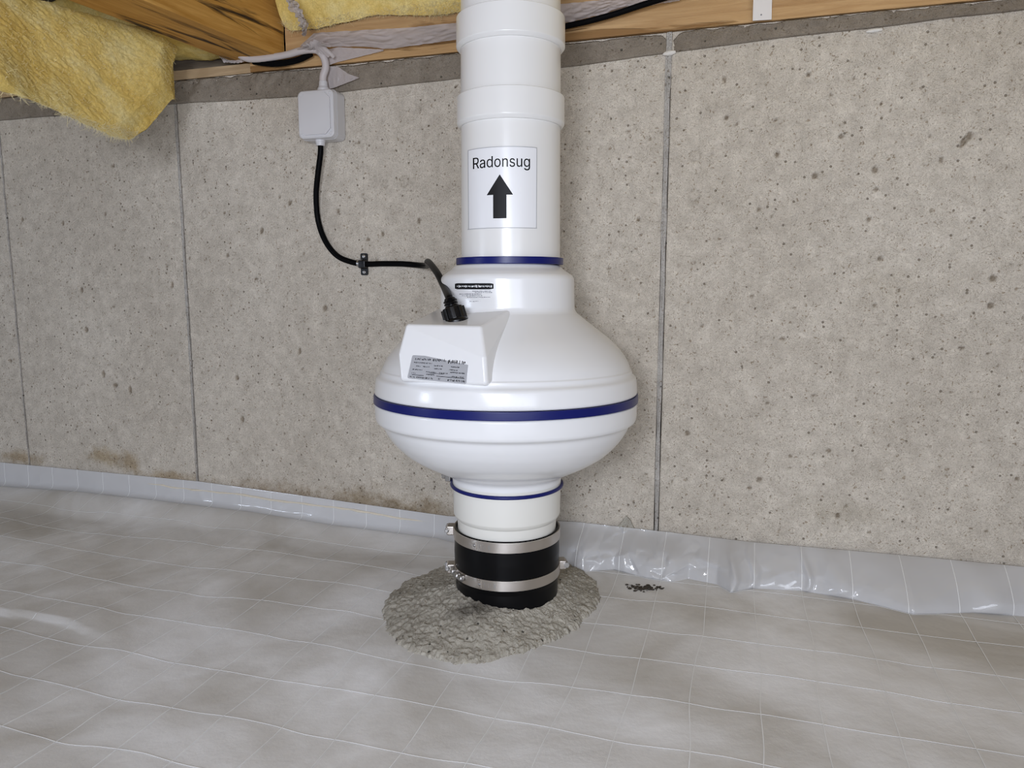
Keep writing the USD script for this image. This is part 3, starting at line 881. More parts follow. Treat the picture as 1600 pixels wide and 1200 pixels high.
part(fan, 'seal_ring', blue_ring(612, 623.6, 207, FX, True), 'blue_rubber', label='broad dark blue ring around the widest part of the fan')
TX = at_depth(796.5, 408, DP)[0]
part(fan, 'seal_ring', blue_ring(403.5, 414, 83.7, TX, False, 0.001, 8), 'blue_rubber', label='dark blue ring at the top neck of the fan')
zr_ = sil(754, 86)[1]
a = np.linspace(0, 2 * np.pi, 97)[:-1]
tor = trimesh.creation.torus(sil(754, 86)[0], 0.0030, major_sections=128, minor_sections=16)
tor.apply_translation([CX, DP, zr_])
part(fan, 'seal_ring', tor, 'blue_rubber', label='thin dark blue ring around the bottom collar of the fan')
# screw clamp of the bottom ring, on its left
o_, t_ = radial(-1.75)
c = C2 + o_ * (sil(754, 88)[0] + 0.006) + [0, 0, sil(748, 88)[1]]
bolt = cat_mesh([lathe([(0.0001, -0.008), (0.0035, -0.008), (0.0035, 0.006), (0.0055, 0.006), (0.0055, 0.012), (0.0001, 0.012)], 6, (0, 0), 0.0004), placed(rbox((0.014, 0.012, 0.010), 0.0015), frame([0, -0.006, -0.002], [1, 0, 0], [0, 0, 1]))])
part(fan, 'ring_bolt', placed(bolt, frame(c, [0, 0, 1], -E2)), 'grey_metal')


# terminal cover: the box shaped shoulder on the front left of the dome
def fd(x, y, d):
    return at_depth(x, y, d)


front_tl, front_tr = fd(640, 513, 1.070), fd(749, 516, 1.030)
front_bl, front_br = fd(632, 590, 1.056), fd(757, 596, 1.003)
back_tl, back_tr = fd(688, 489, 1.20), fd(795, 490, 1.112)
back_bl, back_br = fd(650, 575, 1.20), fd(800, 575, 1.10)
rim = 0.0065
cover_pts = [front_tl, front_tr, front_bl, front_br, back_tl, back_tr, back_bl, back_br, fd(629, 554, 1.062), fd(755, 560, 1.010)]
cover_m = hull_spheres([p + [0, rim * 0.8, 0] for p in cover_pts], rim, 32)
cov = part(fan, 'terminal_cover', cover_m, 'fan_plastic', smooth=35, label='boxy terminal cover moulded on the dome')

# ---- rating plate on the cover's front
pl = [np.array(p) for p in ((645, 555), (733.5, 560), (728, 600), (637, 591))]
nf = np.cross(front_tr - front_bl, front_tl - front_br)   # the front's mean plane
nf /= np.linalg.norm(nf)
if nf[1] > 0:
    nf = -nf
p_ref = max((front_tl, front_tr, front_bl, front_br), key=lambda q: q @ nf) + [0, rim * 0.8, 0] + nf * rim


def on_plane(x, y, p0, n_, off=0.0):
    r = sight(x, y)
    e = np.array([0, 0, EYE])
    return e + r * (((p0 + n_ * off - e) @ n_) / (r @ n_))


def quad_plate(px, p0, n_, t, mat_, parent, name, label=None):
    c = np.array([on_plane(x, y, p0, n_, 0.0004) for x, y in px])
    # rounded corners
    pts = []
    for i in range(4):
        a_, b_, d_ = c[i - 1], c[i], c[(i + 1) % 4]
        u, w = (a_ - b_) / np.linalg.norm(a_ - b_), (d_ - b_) / np.linalg.norm(d_ - b_)
        for s in np.linspace(0, 1, 5):
            k = 0.0025
            pts.append((1 - s) ** 2 * (b_ + u * k) + 2 * s * (1 - s) * b_ + s * s * (b_ + w * k))
    pts = np.array(pts)
    k = len(pts)
    v = np.vstack([pts, pts + n_ * t, [pts.mean(0)], [pts.mean(0) + n_ * t]])
    f = []
    for i in range(k):
        j = (i + 1) % k
        f += [(i, j, k + j), (i, k + j, k + i), (2 * k, j, i), (2 * k + 1, k + i, k + j)]
    m = trimesh.Trimesh(v, np.array(f), process=False)
    m.fix_normals()
    return part(parent, name, m, mat_, smooth=False, label=label)


rp = quad_plate(pl, p_ref, nf, 0.0010, 'foil_plate', fan, 'rating_plate', 'silver rating plate with rows of small black print')


def plate_uv(u, v):
    a_, b_, c_, d_ = pl
    return (1 - v) * ((1 - u) * a_ + u * b_) + v * ((1 - u) * d_ + u * c_)


def bar(u0, v0, u1, h, lines):
    q = [plate_uv(u0, v0 - h), plate_uv(u1, v0 - h), plate_uv(u1, v0 + h), plate_uv(u0, v0 + h)]
    c = np.array([on_plane(x, y, p_ref, nf, 0.0014) for x, y in q])
    v = np.vstack([c, c + nf * 0.0003])
    lines.append((v, np.array([(4, 5, 6), (4, 6, 7), (0, 2, 1), (0, 3, 2), (0, 1, 5), (0, 5, 4), (1, 2, 6), (1, 6, 5), (2, 3, 7), (2, 7, 6), (3, 0, 4), (3, 4, 7)])))


lines, rr_ = [], random.Random(5)


def scribble(u0, u1, v, h, lines, pitch=0.012):
    """a line of print too small to read: uneven upright strokes"""
    u = u0
    while u < u1:
        w = pitch * rr_.uniform(0.25, 0.6)
        hh = h * rr_.uniform(0.5, 1.0)
        bar(u, v + h * rr_.uniform(-0.3, 0.3), u + w, hh, lines)
        u += pitch * rr_.choice([0.75, 0.8, 0.9, 1.0, 1.7])


scribble(0.06, 0.32, 0.15, 0.045, lines, 0.017)
scribble(0.37, 0.60, 0.15, 0.06, lines, 0.016)
scribble(0.64, 0.93, 0.17, 0.085, lines, 0.026)
for v_, segs in ((0.30, [(0.05, 0.36)]), (0.38, [(0.41, 0.56), (0.70, 0.84)]), (0.45, [(0.10, 0.17), (0.22, 0.33)]), (0.50, [(0.42, 0.55), (0.68, 0.82)]), (0.60, [(0.05, 0.22), (0.70, 0.95)]),
                 (0.66, [(0.29, 0.46), (0.52, 0.66)]), (0.76, [(0.05, 0.11), (0.30, 0.44), (0.74, 0.94)])):
    for a_, b_ in segs:
        scribble(a_, b_, v_, 0.026, lines)
bar(0.06, 0.83, 0.26, 0.010, lines); bar(0.48, 0.80, 0.96, 0.010, lines); bar(0.36, 0.70, 0.60, 0.008, lines)
scribble(0.03, 0.42, 0.92, 0.035, lines, 0.016)
scribble(0.52, 0.56, 0.90, 0.04, lines, 0.02)
scribble(0.68, 0.97, 0.91, 0.045, lines, 0.015)
part(rp, 'print', cat_mesh(lines), 'print_black', smooth=False, kind='stuff', label='rows of black print')

# ---- information label on the neck
neck_r = sil(460, 105)[0] + 0.0004


def on_drum(x, y, r, cx, cy=DP):
    """where the sight line of pixel x, y meets the upright cylinder"""
    q = sight(x, y)
    a_ = q[0] ** 2 + q[1] ** 2
    b_ = -2 * (q[0] * cx + q[1] * cy)
    c_ = cx * cx + cy * cy - r * r
    t = (-b_ - math.sqrt(max(b_ * b_ - 4 * a_ * c_, 0))) / (2 * a_)
    return q * t + [0, 0, EYE]


def drum_patch(x0, y0, x1, y1, r, cx, cy, n=14, t=0.0006, rad=0.0, mid=None):
    """curved label on an upright cylinder covering a box of the photograph, rounded corners"""
    A = on_drum(x0, y0, r, cx, cy); B = on_drum(x1, y0, r, cx, cy); mid = (x0 + x1) / 2 if mid is None else mid; Cc = on_drum(mid, y1, r, cx, cy)
    a0, a1 = math.atan2(A[1] - cy, A[0] - cx), math.atan2(B[1] - cy, B[0] - cx)
    z1, z0 = on_drum(mid, y0, r, cx, cy)[2], Cc[2]
    aa = np.linspace(a0, a1, n)
    arc = (aa - a0) * r
    cut = np.zeros(n)
    if rad:
        L = abs(arc[-1])
        e = np.minimum(np.abs(arc), L - np.abs(arc))
        k = np.clip(rad - e, 0, rad)
        cut = rad - np.sqrt(np.maximum(rad ** 2 - k ** 2, 0))
    P = np.stack([np.stack([cx + r * np.cos(aa), cy + r * np.sin(aa), zz], -1) for zz in (z0 + cut, z1 - cut)], 1)
    out = np.stack([np.cos(aa), np.sin(aa), 0 * aa], -1)[:, None, :] * t
    Q = P + out
    v = np.concatenate([P, Q], 1).reshape(-1, 3)       # per column: in_low, in_high, out_low, out_high
    f = []
    for i in range(n - 1):
        a_, b_ = 4 * i, 4 * i + 4
        for q in ((0, 1), (3, 2), (2, 0), (1, 3)):
            f += [(a_ + q[0], a_ + q[1], b_ + q[1]), (a_ + q[0], b_ + q[1], b_ + q[0])]
    f += [(0, 2, 3), (0, 3, 1)]
    e = 4 * (n - 1)
    f += [(e, e + 3, e + 2), (e, e + 1, e + 3)]
    m = trimesh.Trimesh(v, np.array(f), process=False)
    m.fix_normals()
    return m


NY = DP + 0.004
il = part(fan, 'information_label', drum_patch(710.5, 442, 771.5, 468, neck_r + 0.0002, NX, NY, rad=0.002), 'sticker', label='small white label with a black heading on the neck')
part(il, 'heading_band', drum_patch(711, 442.5, 771, 452, neck_r + 0.0009, NX, NY, t=0.0003, rad=0.001), 'print_black', smooth=False, label='black heading band')
w_, g_ = [], []
u = 714.0
while u < 768:
    d_ = rr_.uniform(0.8, 2.2)
    h_ = rr_.uniform(1.0, 2.6)
    w_.append(drum_patch(u, 447.3 - h_ * rr_.uniform(0.5, 1), u + d_, 447.3 + h_ * rr_.uniform(0.5, 1), neck_r + 0.0013, NX, NY, 3, 0.0002))
    u += d_ + rr_.uniform(0.6, 1.6)
part(il, 'white_print', cat_mesh(w_), 'sticker', smooth=False, kind='stuff', label='tiny white print')
for yy, a_, b_ in ((455, 738, 764), (457, 742, 768), (459.5, 718, 752), (462, 722, 752), (464.5, 730, 766), (471, 734, 764)):
    u = a_
    while u < b_:
        d_ = rr_.uniform(0.8, 3.0)
        g_.append(drum_patch(u, yy - rr_.uniform(0.4, 0.8), u + d_, yy + rr_.uniform(0.3, 0.7), neck_r + 0.0010, NX, NY, 3, 0.0002))
        u += d_ + rr_.uniform(0.5, 1.4)
part(il, 'grey_print', cat_mesh(g_), 'print_grey', smooth=False, kind='stuff', label='tiny grey print')

# ------------------------------------------------------------------ exhaust pipe
PX_ = at_depth(798, 250, DP)[0]
pipe = thing('exhaust_pipe', 'white plastic pipe rising from the fan with two socket couplings and an arrow label', 'pipe', (PX_, DP, sil(403, 77)[1]))
zt0 = 1.22


def tube(y0, y1, h0, h1, rad=0.0006, z_top=None):
    r0, z0 = sil(y0, h0)
    r1, z1 = sil(y1, h1)
    if z_top:
        z1 = z_top
    return lathe([(r0 - 0.005, z0), (r0, z0), (r1, z1), (r1 - 0.005, z1)], 128, (PX_, DP), rad, closed=True)


part(pipe, 'pipe_length', tube(409, 185, 77.0, 77.6), 'pvc')
part(pipe, 'pipe_length', tube(160, 55, 78.2, 78.3), 'pvc')
part(pipe, 'pipe_length', tube(40, -180, 78.2, 77.6, z_top=zt0), 'pvc')


def socket(y0, y1, h, hin):
    a_, b_ = sil(y1, h), sil(y0, h)
    lo__, hi__ = sil(y1 + 5.5, hin + 2.2), sil(y0 - 1.0, hin + 2)
    return lathe([(hi__[0] - 0.006, lo__[1]), lo__, a_, b_, (b_[0] - 0.0015, hi__[1]), (hi__[0] - 0.006, hi__[1])], 128, (PX_, DP), 0.0012, closed=True)


part(pipe, 'pipe_coupling', socket(32, 76, 85.2, 78), 'pvc')
part(pipe, 'pipe_coupling', socket(155, 196, 84.2, 78), 'pvc')
pr = sil(300, 77.3)[0] + 0.0004
lab = part(pipe, 'direction_label', drum_patch(731.5, 229.5, 838.5, 356, pr, PX_, DP, 40, 0.0005, 0.0015), 'sticker', smooth=20, label='white adhesive label reading Radonsug above an upward arrow')
for box_ in ((731, 229, 732.2, 356), (838, 229, 839, 356), (731, 228.5, 839, 229.7), (731, 355.3, 839, 356.5)):
    part(lab, 'border_line', drum_patch(*box_, pr + 0.0003, PX_, DP, 30, 0.0004, mid=785), 'sticker_edge', smooth=False)


def bend(mesh, x0, x1, y_base, width, r, mirror=False):
    """flat print (x from 0 to width, y up, in metres) laid round the pipe between two columns of the photograph"""
    v, f = arr(mesh)
    v = v.copy()
    A, B = on_drum(x0, y_base, r, PX_), on_drum(x1, y_base, r, PX_)
    zb = on_drum((x0 + x1) / 2, y_base, r, PX_)[2]
    a0, a1 = math.atan2(A[1] - DP, A[0] - PX_), math.atan2(B[1] - DP, B[0] - PX_)
    u = v[:, 0] / width
    arc = a0 + (a1 - a0) * u
    xs = A[0] + (B[0] - A[0]) * u - PX_
    flat_a = -np.arccos(np.clip(xs / r, -1, 1))
    aa = 0.75 * flat_a + 0.25 * arc
    rr = r + v[:, 2]
    out = np.stack([PX_ + rr * np.cos(aa), DP + rr * np.sin(aa), zb + v[:, 1]], -1)
    t = trimesh.Trimesh(out, f, process=False)
    return t


tm = meshkit.text_mesh('Radonsug', 0.0162, 0.0005)
tm = tm.subdivide_to_size(0.006)
w = tm.vertices[:, 0].max()
part(lab, 'lettering', bend(tm, 738, 828, 260.5, w, pr + 0.0004), 'print_black', smooth=False, label='black word Radonsug')
import shapely.geometry as sg_
aw = 0.0415
poly = sg_.Polygon([(0.5, 1.0), (1.0, 0.54), (0.755, 0.54), (0.755, 0.0), (0.245, 0.0), (0.245, 0.54), (0.0, 0.54)])
am = trimesh.creation.extrude_polygon(poly, 0.0005)
am.apply_scale([aw, 0.0645, 1.0])
am = am.subdivide_to_size(0.006)
part(lab, 'arrow', bend(am, 761, 801.5, 341, aw, pr + 0.0004), 'print_black', smooth=False, label='black arrow pointing up')

# ------------------------------------------------------------------ junction box
def wall_frame(p):
    return frame(p, E2, N2)


bl, br_ = on_wall(466, 180, 0.047), on_wall(520, 178, 0.047)
jb_c = on_wall(492.5, 178, 0.046)
BW, BH = 0.083, 0.095
box = thing('junction_box', 'pale grey square electrical box on the concrete wall under the timber sill', 'junction box', tuple(jb_c - 0.046 * N2))
zf = jb_c - 0.046 * N2
part(box, 'back_box', placed(cat_mesh([plate(BW + 0.004, BH + 0.004, 0.030, 0.012), ]), wall_frame(zf + 0.002 * N2)), 'box_plastic')
lidm = manifold3d.Manifold.batch_hull([plate(BW + 0.003, BH + 0.003, 0.001, 0.012).translate([0, 0, 0.0]), plate(BW, BH, 0.001, 0.011).translate([0, 0, 0.010]), plate(BW - 0.004, BH - 0.004, 0.001, 0.010).translate([0, 0, 0.0118])])
lid = part(box, 'lid', placed(lidm, wall_frame(zf + 0.0325 * N2)), 'box_plastic')
# raised octagonal face of the lid, its corners cut away for the screws
cw, ch, k = BW / 2 - 0.007, BH / 2 - 0.007, 0.011
octa = sg_.Polygon([(-cw + k, -ch), (cw - k, -ch), (cw, -ch + k), (cw, ch - k), (cw - k, ch), (-cw + k, ch), (-cw, ch - k), (-cw, -ch + k)]).buffer(0.0008)
panel = trimesh.creation.extrude_polygon(octa, 0.0034)
part(lid, 'raised_panel', placed(panel, wall_frame(zf + 0.0448 * N2)), 'box_plastic', smooth=False)
for sx in (-1, 1):
    for sy in (-1, 1):
        sc = lathe([(0.0001, 0.0014), (0.0024, 0.0012), (0.0030, 0.0004), (0.0030, -0.001)], 16, (0, 0), 0.0003)
        slot = placed(rbox((0.0042, 0.0008, 0.0006), 0.0002), frame([0, 0, 0.0014], [0.7, 0.7 * sx * sy, 0], [0, 0, 1]))
        part(box, 'lid_screw', placed(cat_mesh([sc, slot]), wall_frame(zf + 0.0450 * N2 + sx * (BW / 2 - 0.0075) * E2 + [0, 0, sy * (BH / 2 - 0.0075)])), 'box_plastic')
top_g = zf + 0.026 * N2 + 0.009 * E2 + [0, 0, BH / 2]
bot_g = zf + 0.026 * N2 - 0.002 * E2 + [0, 0, -BH / 2]
gl = lathe([(0.0001, -0.004), (0.0125, -0.004), (0.0125, 0.006), (0.0095, 0.010), (0.0085, 0.021), (0.0001, 0.021)], 24, (0, 0), 0.0012)
part(box, 'cable_gland', placed(gl, frame(top_g, E2, [0, 0, 1])), 'box_plastic', label='stepped gland on top of the box')
gb = lathe([(0.0001, -0.004), (0.0105, -0.004), (0.0105, 0.004), (0.0095, 0.006), (0.0092, 0.013), (0.0001, 0.013)], 24, (0, 0), 0.0012)
part(box, 'cable_gland', placed(gb, frame(bot_g, E2, [0, 0, -1])), 'box_plastic', label='short gland under the box')

# ------------------------------------------------------------------ power cord with its connector
plug_base = fd(713.5, 504.5, 1.083)
plug_tip = fd(702.5, 467, 1.092)
ax = plug_tip - plug_base
ax_l = np.linalg.norm(ax)
cord = thing('power_cord', 'black power cord running from the grey box along the wall into the fan cover', 'power cord', tuple(bot_g))
start = bot_g + [0, 0, -0.008]
path = [start, start + [0, 0, -0.020] - 0.001 * E2] + [on_wall(x, y, o_) for x, y, o_ in ((496.5, 274, 0.022), (494, 306, 0.016), (497, 344, 0.009), (508, 376, 0.008), (526, 399, 0.008), (548, 409, 0.008), (570, 412.5, 0.008), (602, 412, 0.008), (632, 412.5, 0.010), (655, 414.5, 0.018))]
path += [fd(668, 415, 1.50), fd(668, 409, 1.40), fd(673, 413, 1.33), fd(684, 428, 1.25), fd(694, 448, 1.185), plug_tip - ax * 0.0, plug_base * 0.45 + plug_tip * 0.55]
part(cord, 'cable', sweep(spline(path), 0.0058, 18), 'black_cable', smooth=60)
f_ = frame(plug_base, [1, 0, 0], ax)
L = ax_l
relief_p = [(0.0001, L * 0.35), (0.0125, L * 0.35), (0.0122, L * 0.52)]
for q in (0.55, 0.66, 0.77, 0.88):
    relief_p += [(0.0105, L * q), (0.0105, L * (q + 0.04)), (0.0085, L * (q + 0.045)), (0.0085, L * (q + 0.1))]
relief_p += [(0.0075, L * 1.03), (0.0001, L * 1.03)]
part(cord, 'strain_relief', placed(lathe(relief_p, 32, (0, 0), 0.0007), f_), 'black_plastic')
body_p = [(0.0001, -0.004), (0.0178, -0.004), (0.0190, 0.0005), (0.0178, 0.004), (0.0155, 0.0045), (0.0158, L * 0.36), (0.0150, L * 0.60), (0.0120, L * 0.64), (0.0001, L * 0.64)]
part(cord, 'connector_body', placed(lathe(body_p, 40, (0, 0), 0.001), f_), 'black_plastic')
for k in range(8):
    aa = k / 8 * 2 * np.pi
    lug = placed(rbox((0.0045, 0.007, L * 0.5), 0.0012), frame([0.0155 * math.cos(aa), 0.0155 * math.sin(aa), L * 0.34], [math.cos(aa), math.sin(aa), 0], [0, 0, 1]))
    part(cord, 'grip_rib', placed(lug, f_), 'black_plastic')
flange = lathe([(0.0195, -0.008), (0.0208, -0.008), (0.0208, -0.006), (0.0170, -0.005), (0.0165, -0.008)], 40, (0, 0), 0.0006, closed=True)
part(cord, 'socket_rim', placed(flange, f_), 'fan_plastic', label='white rim around the plug')

# ------------------------------------------------------------------ cable clip
cc = on_wall(570.5, 413, 0.0)
clip = thing('cable_clip', 'small black screw-on clip holding the power cord to the wall', 'cable clip', tuple(cc))
part(clip, 'back_plate', placed(plate(0.016, 0.046, 0.004, 0.003), wall_frame(cc + 0.001 * N2)), 'black_plastic')
part(clip, 'saddle', placed(hull_spheres([(-0.006, y, z) for y, z in ((-0.008, 0.004), (0.008, 0.004), (-0.006, 0.014), (0.006, 0.014))] + [(0.006, y, z) for y, z in ((-0.008, 0.004), (0.008, 0.004), (-0.006, 0.014), (0.006, 0.014))], 0.002), wall_frame(cc + 0.001 * N2)), 'black_plastic')
for sy in (-1, 1):
    sc = lathe([(0.0001, 0.0022), (0.0032, 0.0018), (0.0044, 0.0), (0.0044, -0.001)], 18, (0, 0), 0.0006)
    part(clip, 'clip_screw', placed(sc, wall_frame(cc + 0.005 * N2 + [0, 0, sy * 0.0165])), 'grey_metal')
col = lathe([(0.0062, -0.005), (0.0080, -0.005), (0.0085, 0.0), (0.0080, 0.006), (0.0062, 0.006)], 20, (0, 0), 0.0006, closed=True)
part(clip, 'grey_bush', placed(col, frame(on_wall(562.5, 411.5, 0.008), N2, E2)), 'grey_metal', label='grey bush around the cord')

# ------------------------------------------------------------------ timber above
def along_wall_board(name, s0, s1, z0, z1, d0, d1, mat_, label, cat, seed):
    c = wall_pt((s0 + s1) / 2, (z0 + z1) / 2, (d0 + d1) / 2)
    path = numbered('/World', name)
    m = usdkit.mesh(stage, path, board((s1 - s0, abs(d1 - d0), z1 - z0), seed, (int((s1 - s0) / 0.02), 6, 6)), M[mat_], smooth=40)
    m.AddTranslateOp().Set(tuple(map(float, c)))
    m.AddRotateZOp().Set(-math.degrees(TH))
    p = m.GetPrim()
    if label:
        p.SetCustomDataByKey('label', label); p.SetCustomDataByKey('category', cat)
    return path


s_j = wall_sz(on_wall(393, 108))[0]
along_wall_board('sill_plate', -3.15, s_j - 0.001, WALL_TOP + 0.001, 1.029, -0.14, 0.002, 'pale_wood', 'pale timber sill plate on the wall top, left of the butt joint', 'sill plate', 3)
along_wall_board('sill_plate', s_j + 0.001, 2.5, WALL_TOP + 0.001, 1.0295, -0.14, 0.006, 'sill_wood', 'orange-brown timber sill plate on the wall top running behind the white pipe', 'sill plate', 4)
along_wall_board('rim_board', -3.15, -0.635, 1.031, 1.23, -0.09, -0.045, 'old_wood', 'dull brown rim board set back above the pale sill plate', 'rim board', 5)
along_wall_board('rim_board', -0.505, 2.5, 1.031, 1.23, -0.045, 0.0, 'sill_wood', 'orange-brown rim board above the longer sill plate', 'rim board', 6)


def joist(s_right, width, label, seed, mat_='joist_wood'):
    c = wall_pt(s_right - width / 2 - 1.66 * math.tan(math.radians(6)), 1.133, 1.66)
    path = numbered('/World', 'floor_joist')
    m = usdkit.mesh(stage, path, board((3.36, width, 0.2), seed, (120, 8, 16), 0.0012), M[mat_], smooth=40)
    m.AddTranslateOp().Set(tuple(map(float, c)))
    m.AddRotateZOp().Set(math.degrees(math.atan2(N2[1], N2[0])) - 6)
    m.GetPrim().SetCustomDataByKey('label', label)
    m.GetPrim().SetCustomDataByKey('category', 'floor joist')


joist(-0.512, 0.115, 'cracked orange-brown floor joist running overhead beside the hanging insulation', 8)


# ------------------------------------------------------------------ mineral wool batts
def wool(fn, T, nu, nv, seed, amp=0.010):
    """soft slab: front face fn(u, v), thickness vector T, rounded and rough"""
    U, V = np.meshgrid(np.linspace(0, 1, nu), np.linspace(0, 1, nv), indexing='ij')
    P = fn(U, V)
    T = np.asarray(T, float)
    nl = 8
    G = np.stack([P + T * w for w in np.linspace(0, 1, nl)], 2)          # nu, nv, nl
    faces, verts, k = [], [], 0
    for A in (G[:, :, 0], G[:, :, -1], G[0], G[-1], G[:, 0], G[:, -1]):
        f = grid_faces(*A.shape[:2])
        verts.append(A.reshape(-1, 3)); faces.append(f + k); k += A.shape[0] * A.shape[1]
    t = trimesh.Trimesh(np.vstack(verts), np.vstack(faces), process=False)
    t.merge_vertices(digits_vertex=6)
    t.fix_normals()
    trimesh.smoothing.filter_laplacian(t, lamb=0.5, iterations=3)
    v = np.array(t.vertices)
    d = amp * 1.5 * (fbm(v * 8, 2, seed) - 0.5) + amp * 0.6 * (fbm(v * 40, 3, seed + 1) - 0.5) + amp * 0.55 * (fbm(v * 170, 2, seed + 2) - 0.5)
    t.vertices = v + t.vertex_normals * d[:, None]
    return t


def fuzz(thing_path, tris, count, length, seed, where=None):
    r = np.random.default_rng(seed)
    v, f, nrm = np.array(tris.vertices), np.array(tris.faces), np.array(tris.face_normals)
    area = tris.area_faces.copy()
    if where is not None:
        area = area * where(v[f].mean(1))
    pick = r.choice(len(f), count, p=area / area.sum())
    w = r.dirichlet([1, 1, 1], count)
    base_ = (v[f[pick]] * w[..., None]).sum(1)
    d = nrm[pick] + r.normal(0, 0.8, (count, 3))
    d /= np.linalg.norm(d, axis=1, keepdims=True)
    L = length * r.uniform(0.3, 1.0, (count, 1))
    mid = base_ + d * L * 0.5 + r.normal(0, 0.15, (count, 3)) * L
    end = base_ + d * L + r.normal(0, 0.35, (count, 3)) * L
    pts = np.stack([base_ - d * 0.002, mid, end], 1).reshape(-1, 3) - LOC[thing_path]
    c = UsdGeom.BasisCurves.Define(stage, numbered(thing_path, 'loose_fibres'))
    c.CreateTypeAttr('linear')
    c.CreatePointsAttr(Vt.Vec3fArray.FromNumpy(pts.astype(np.float32)))
    c.CreateCurveVertexCountsAttr(Vt.IntArray.FromNumpy(np.full(count, 3, np.int32)))
    c.CreateWidthsAttr(Vt.FloatArray.FromNumpy(np.tile([0.0005, 0.0004, 0.0002], count).astype(np.float32)))
    c.SetWidthsInterpolation('vertex')
    UsdShade.MaterialBindingAPI.Apply(c.GetPrim()).Bind(M['wool_fibre'])
    c.GetPrim().SetCustomDataByKey('kind', 'stuff')


def polyline(pts):
    pts = np.asarray(pts, float)
    L = np.concatenate([[0], np.cumsum(np.linalg.norm(np.diff(pts, axis=0), axis=1))])
    L /= L[-1]
    return lambda u: np.stack([np.interp(u, L, pts[:, k]) for k in range(3)], -1)


# the big batt hanging down at the left
A_, B_ = fd(-90, -60, 1.20), fd(262, 52, 1.60)
topc = polyline([A_, fd(60, -2, 1.36), fd(190, 36, 1.51), B_])
botc = polyline([fd(-100, 82, 1.06), fd(0, 121, 1.15), fd(60, 147, 1.24), fd(120, 176, 1.33), fd(178, 199, 1.41), fd(208, 182, 1.46), fd(254, 128, 1.545)])


def batt_fn(U, V):
    a_, b_ = topc(U), botc(U)
    belly = (np.sin(np.pi * V) * 0.018)[..., None] * np.array([0, -1.0, -0.15])
    return a_ + (b_ - a_) * V[..., None] + belly


b1 = thing('insulation_batt', 'large yellow mineral wool batt hanging down over the top left of the wall', 'insulation', tuple(fd(150, 100, 1.4)))
w1 = wool(batt_fn, (0.0, 0.050, -0.018), 150, 120, 71, 0.008)
part(b1, 'wool_slab', w1, 'mineral_wool', smooth=True)
fuzz(b1, w1, 3500, 0.0055, 1)
fuzz(b1, w1, 900, 0.013, 4, lambda c: (c[:, 2] < 0.845) + 1e-6)
# loose flap torn from its right edge
fl = thing('insulation_flap', 'thin torn flap of yellow insulation right of the hanging batt', 'insulation', tuple(fd(262, 120, 1.64)))
fc = polyline([fd(258, 58, 1.62), fd(266, 60, 1.63), fd(268, 105, 1.65), fd(271, 158, 1.68)])
fb = polyline([fd(240, 66, 1.60), fd(246, 120, 1.62), fd(252, 146, 1.64), fd(268, 157, 1.68)])
w1b = wool(lambda U, V: fb(U) + (fc(U) - fb(U)) * V[..., None], (0, 0.010, 0), 50, 16, 75, 0.004)
part(fl, 'wool_slab', w1b, 'mineral_wool', smooth=True)
fuzz(fl, w1b, 350, 0.010, 3)

# batts lying between the joists, seen from below
def under_batt(label, s0, s1, d0, d1, z, seed, sag=0.02, ragged=0.0, zright=None, rise=0.0):
    def fn(U, V):
        s = s0 + (s1 - s0) * U
        d = d0 + (d1 - d0) * V
        s = s + ragged * (1 - U) * (fbm(np.stack([d * 22, 0 * d, 0 * d + seed], -1), 3, seed) - 0.5) * 2
        zz = (z if zright is None else z + (zright - z) * U) - sag * np.sin(np.pi * np.clip(U, 0.05, 0.95)) * np.clip(V * 4 + 0.3, 0, 1) + 0.02 * (fbm(np.stack([s * 7, d * 7, 0 * s], -1), 2, seed + 3) - 0.5)
        zz = zz + rise * np.clip(d - d0, 0, 0.13)
        return wall_pt(s, zz, d)
    b = thing('insulation_batt', label, 'insulation', tuple(wall_pt((s0 + s1) / 2, z + 0.08, (d0 + d1) / 2)))
    w = wool(fn, (0, 0, 0.045 if rise else 0.09), int(abs(s1 - s0) / 0.007), int(abs(d1 - d0) / 0.008), seed, 0.009)
    part(b, 'wool_slab', w, 'mineral_wool', smooth=True)
    return b, w


b2, w2 = under_batt('yellow mineral wool batt between joist and white pipe with a torn left edge', -0.47, -0.012, 0.012, 0.5, 1.076, 81, 0.015, 0.05, rise=1.5)
fuzz(b2, w2, 2500, 0.010, 2, lambda c: (c[:, 2] < 1.10) * 1.0)
b3, w3 = under_batt('yellow mineral wool batt right of the white pipe above the black cable', 0.18, 1.5, 0.012, 0.5, 1.066, 83, 0.006, 0.01, rise=0.6)
b4, w4 = under_batt('yellow mineral wool behind the hanging batt, in the dark gap above the pale sill plate', -3.1, -0.645, -0.03, 0.16, 1.055, 85, 0.010)

# ------------------------------------------------------------------ plastic film hanging under the batts
def film(name, label, top_px, bot_px, d_top, d_bot, n=80, m=18, amp=0.004, seed=0):
    ft = polyline([on_wall(x, y, o_) for (x, y), o_ in zip(top_px, d_top)])
    fb_ = polyline([on_wall(x, y, o_) for (x, y), o_ in zip(bot_px, d_bot)])
    U, V = np.meshgrid(np.linspace(0, 1, n), np.linspace(0, 1, m), indexing='ij')
    P = ft(U) + (fb_(U) - ft(U)) * V[..., None]
    w_ = np.abs(fbm(np.stack([U * 14 + V * 3, V * 4, 0 * U + seed], -1), 3, seed) - 0.5) * 2
    P = P + (amp * (w_ - 0.3))[..., None] * (N2 * 0.8 - np.array([0, 0, 0.6])) + 0.002 * N2
    t = thing(name, label, 'plastic film', tuple(P.reshape(-1, 3).mean(0)))
    part(t, 'film_sheet', sheet(P, 0.0005 * N2), 'film', smooth=True)
    return t


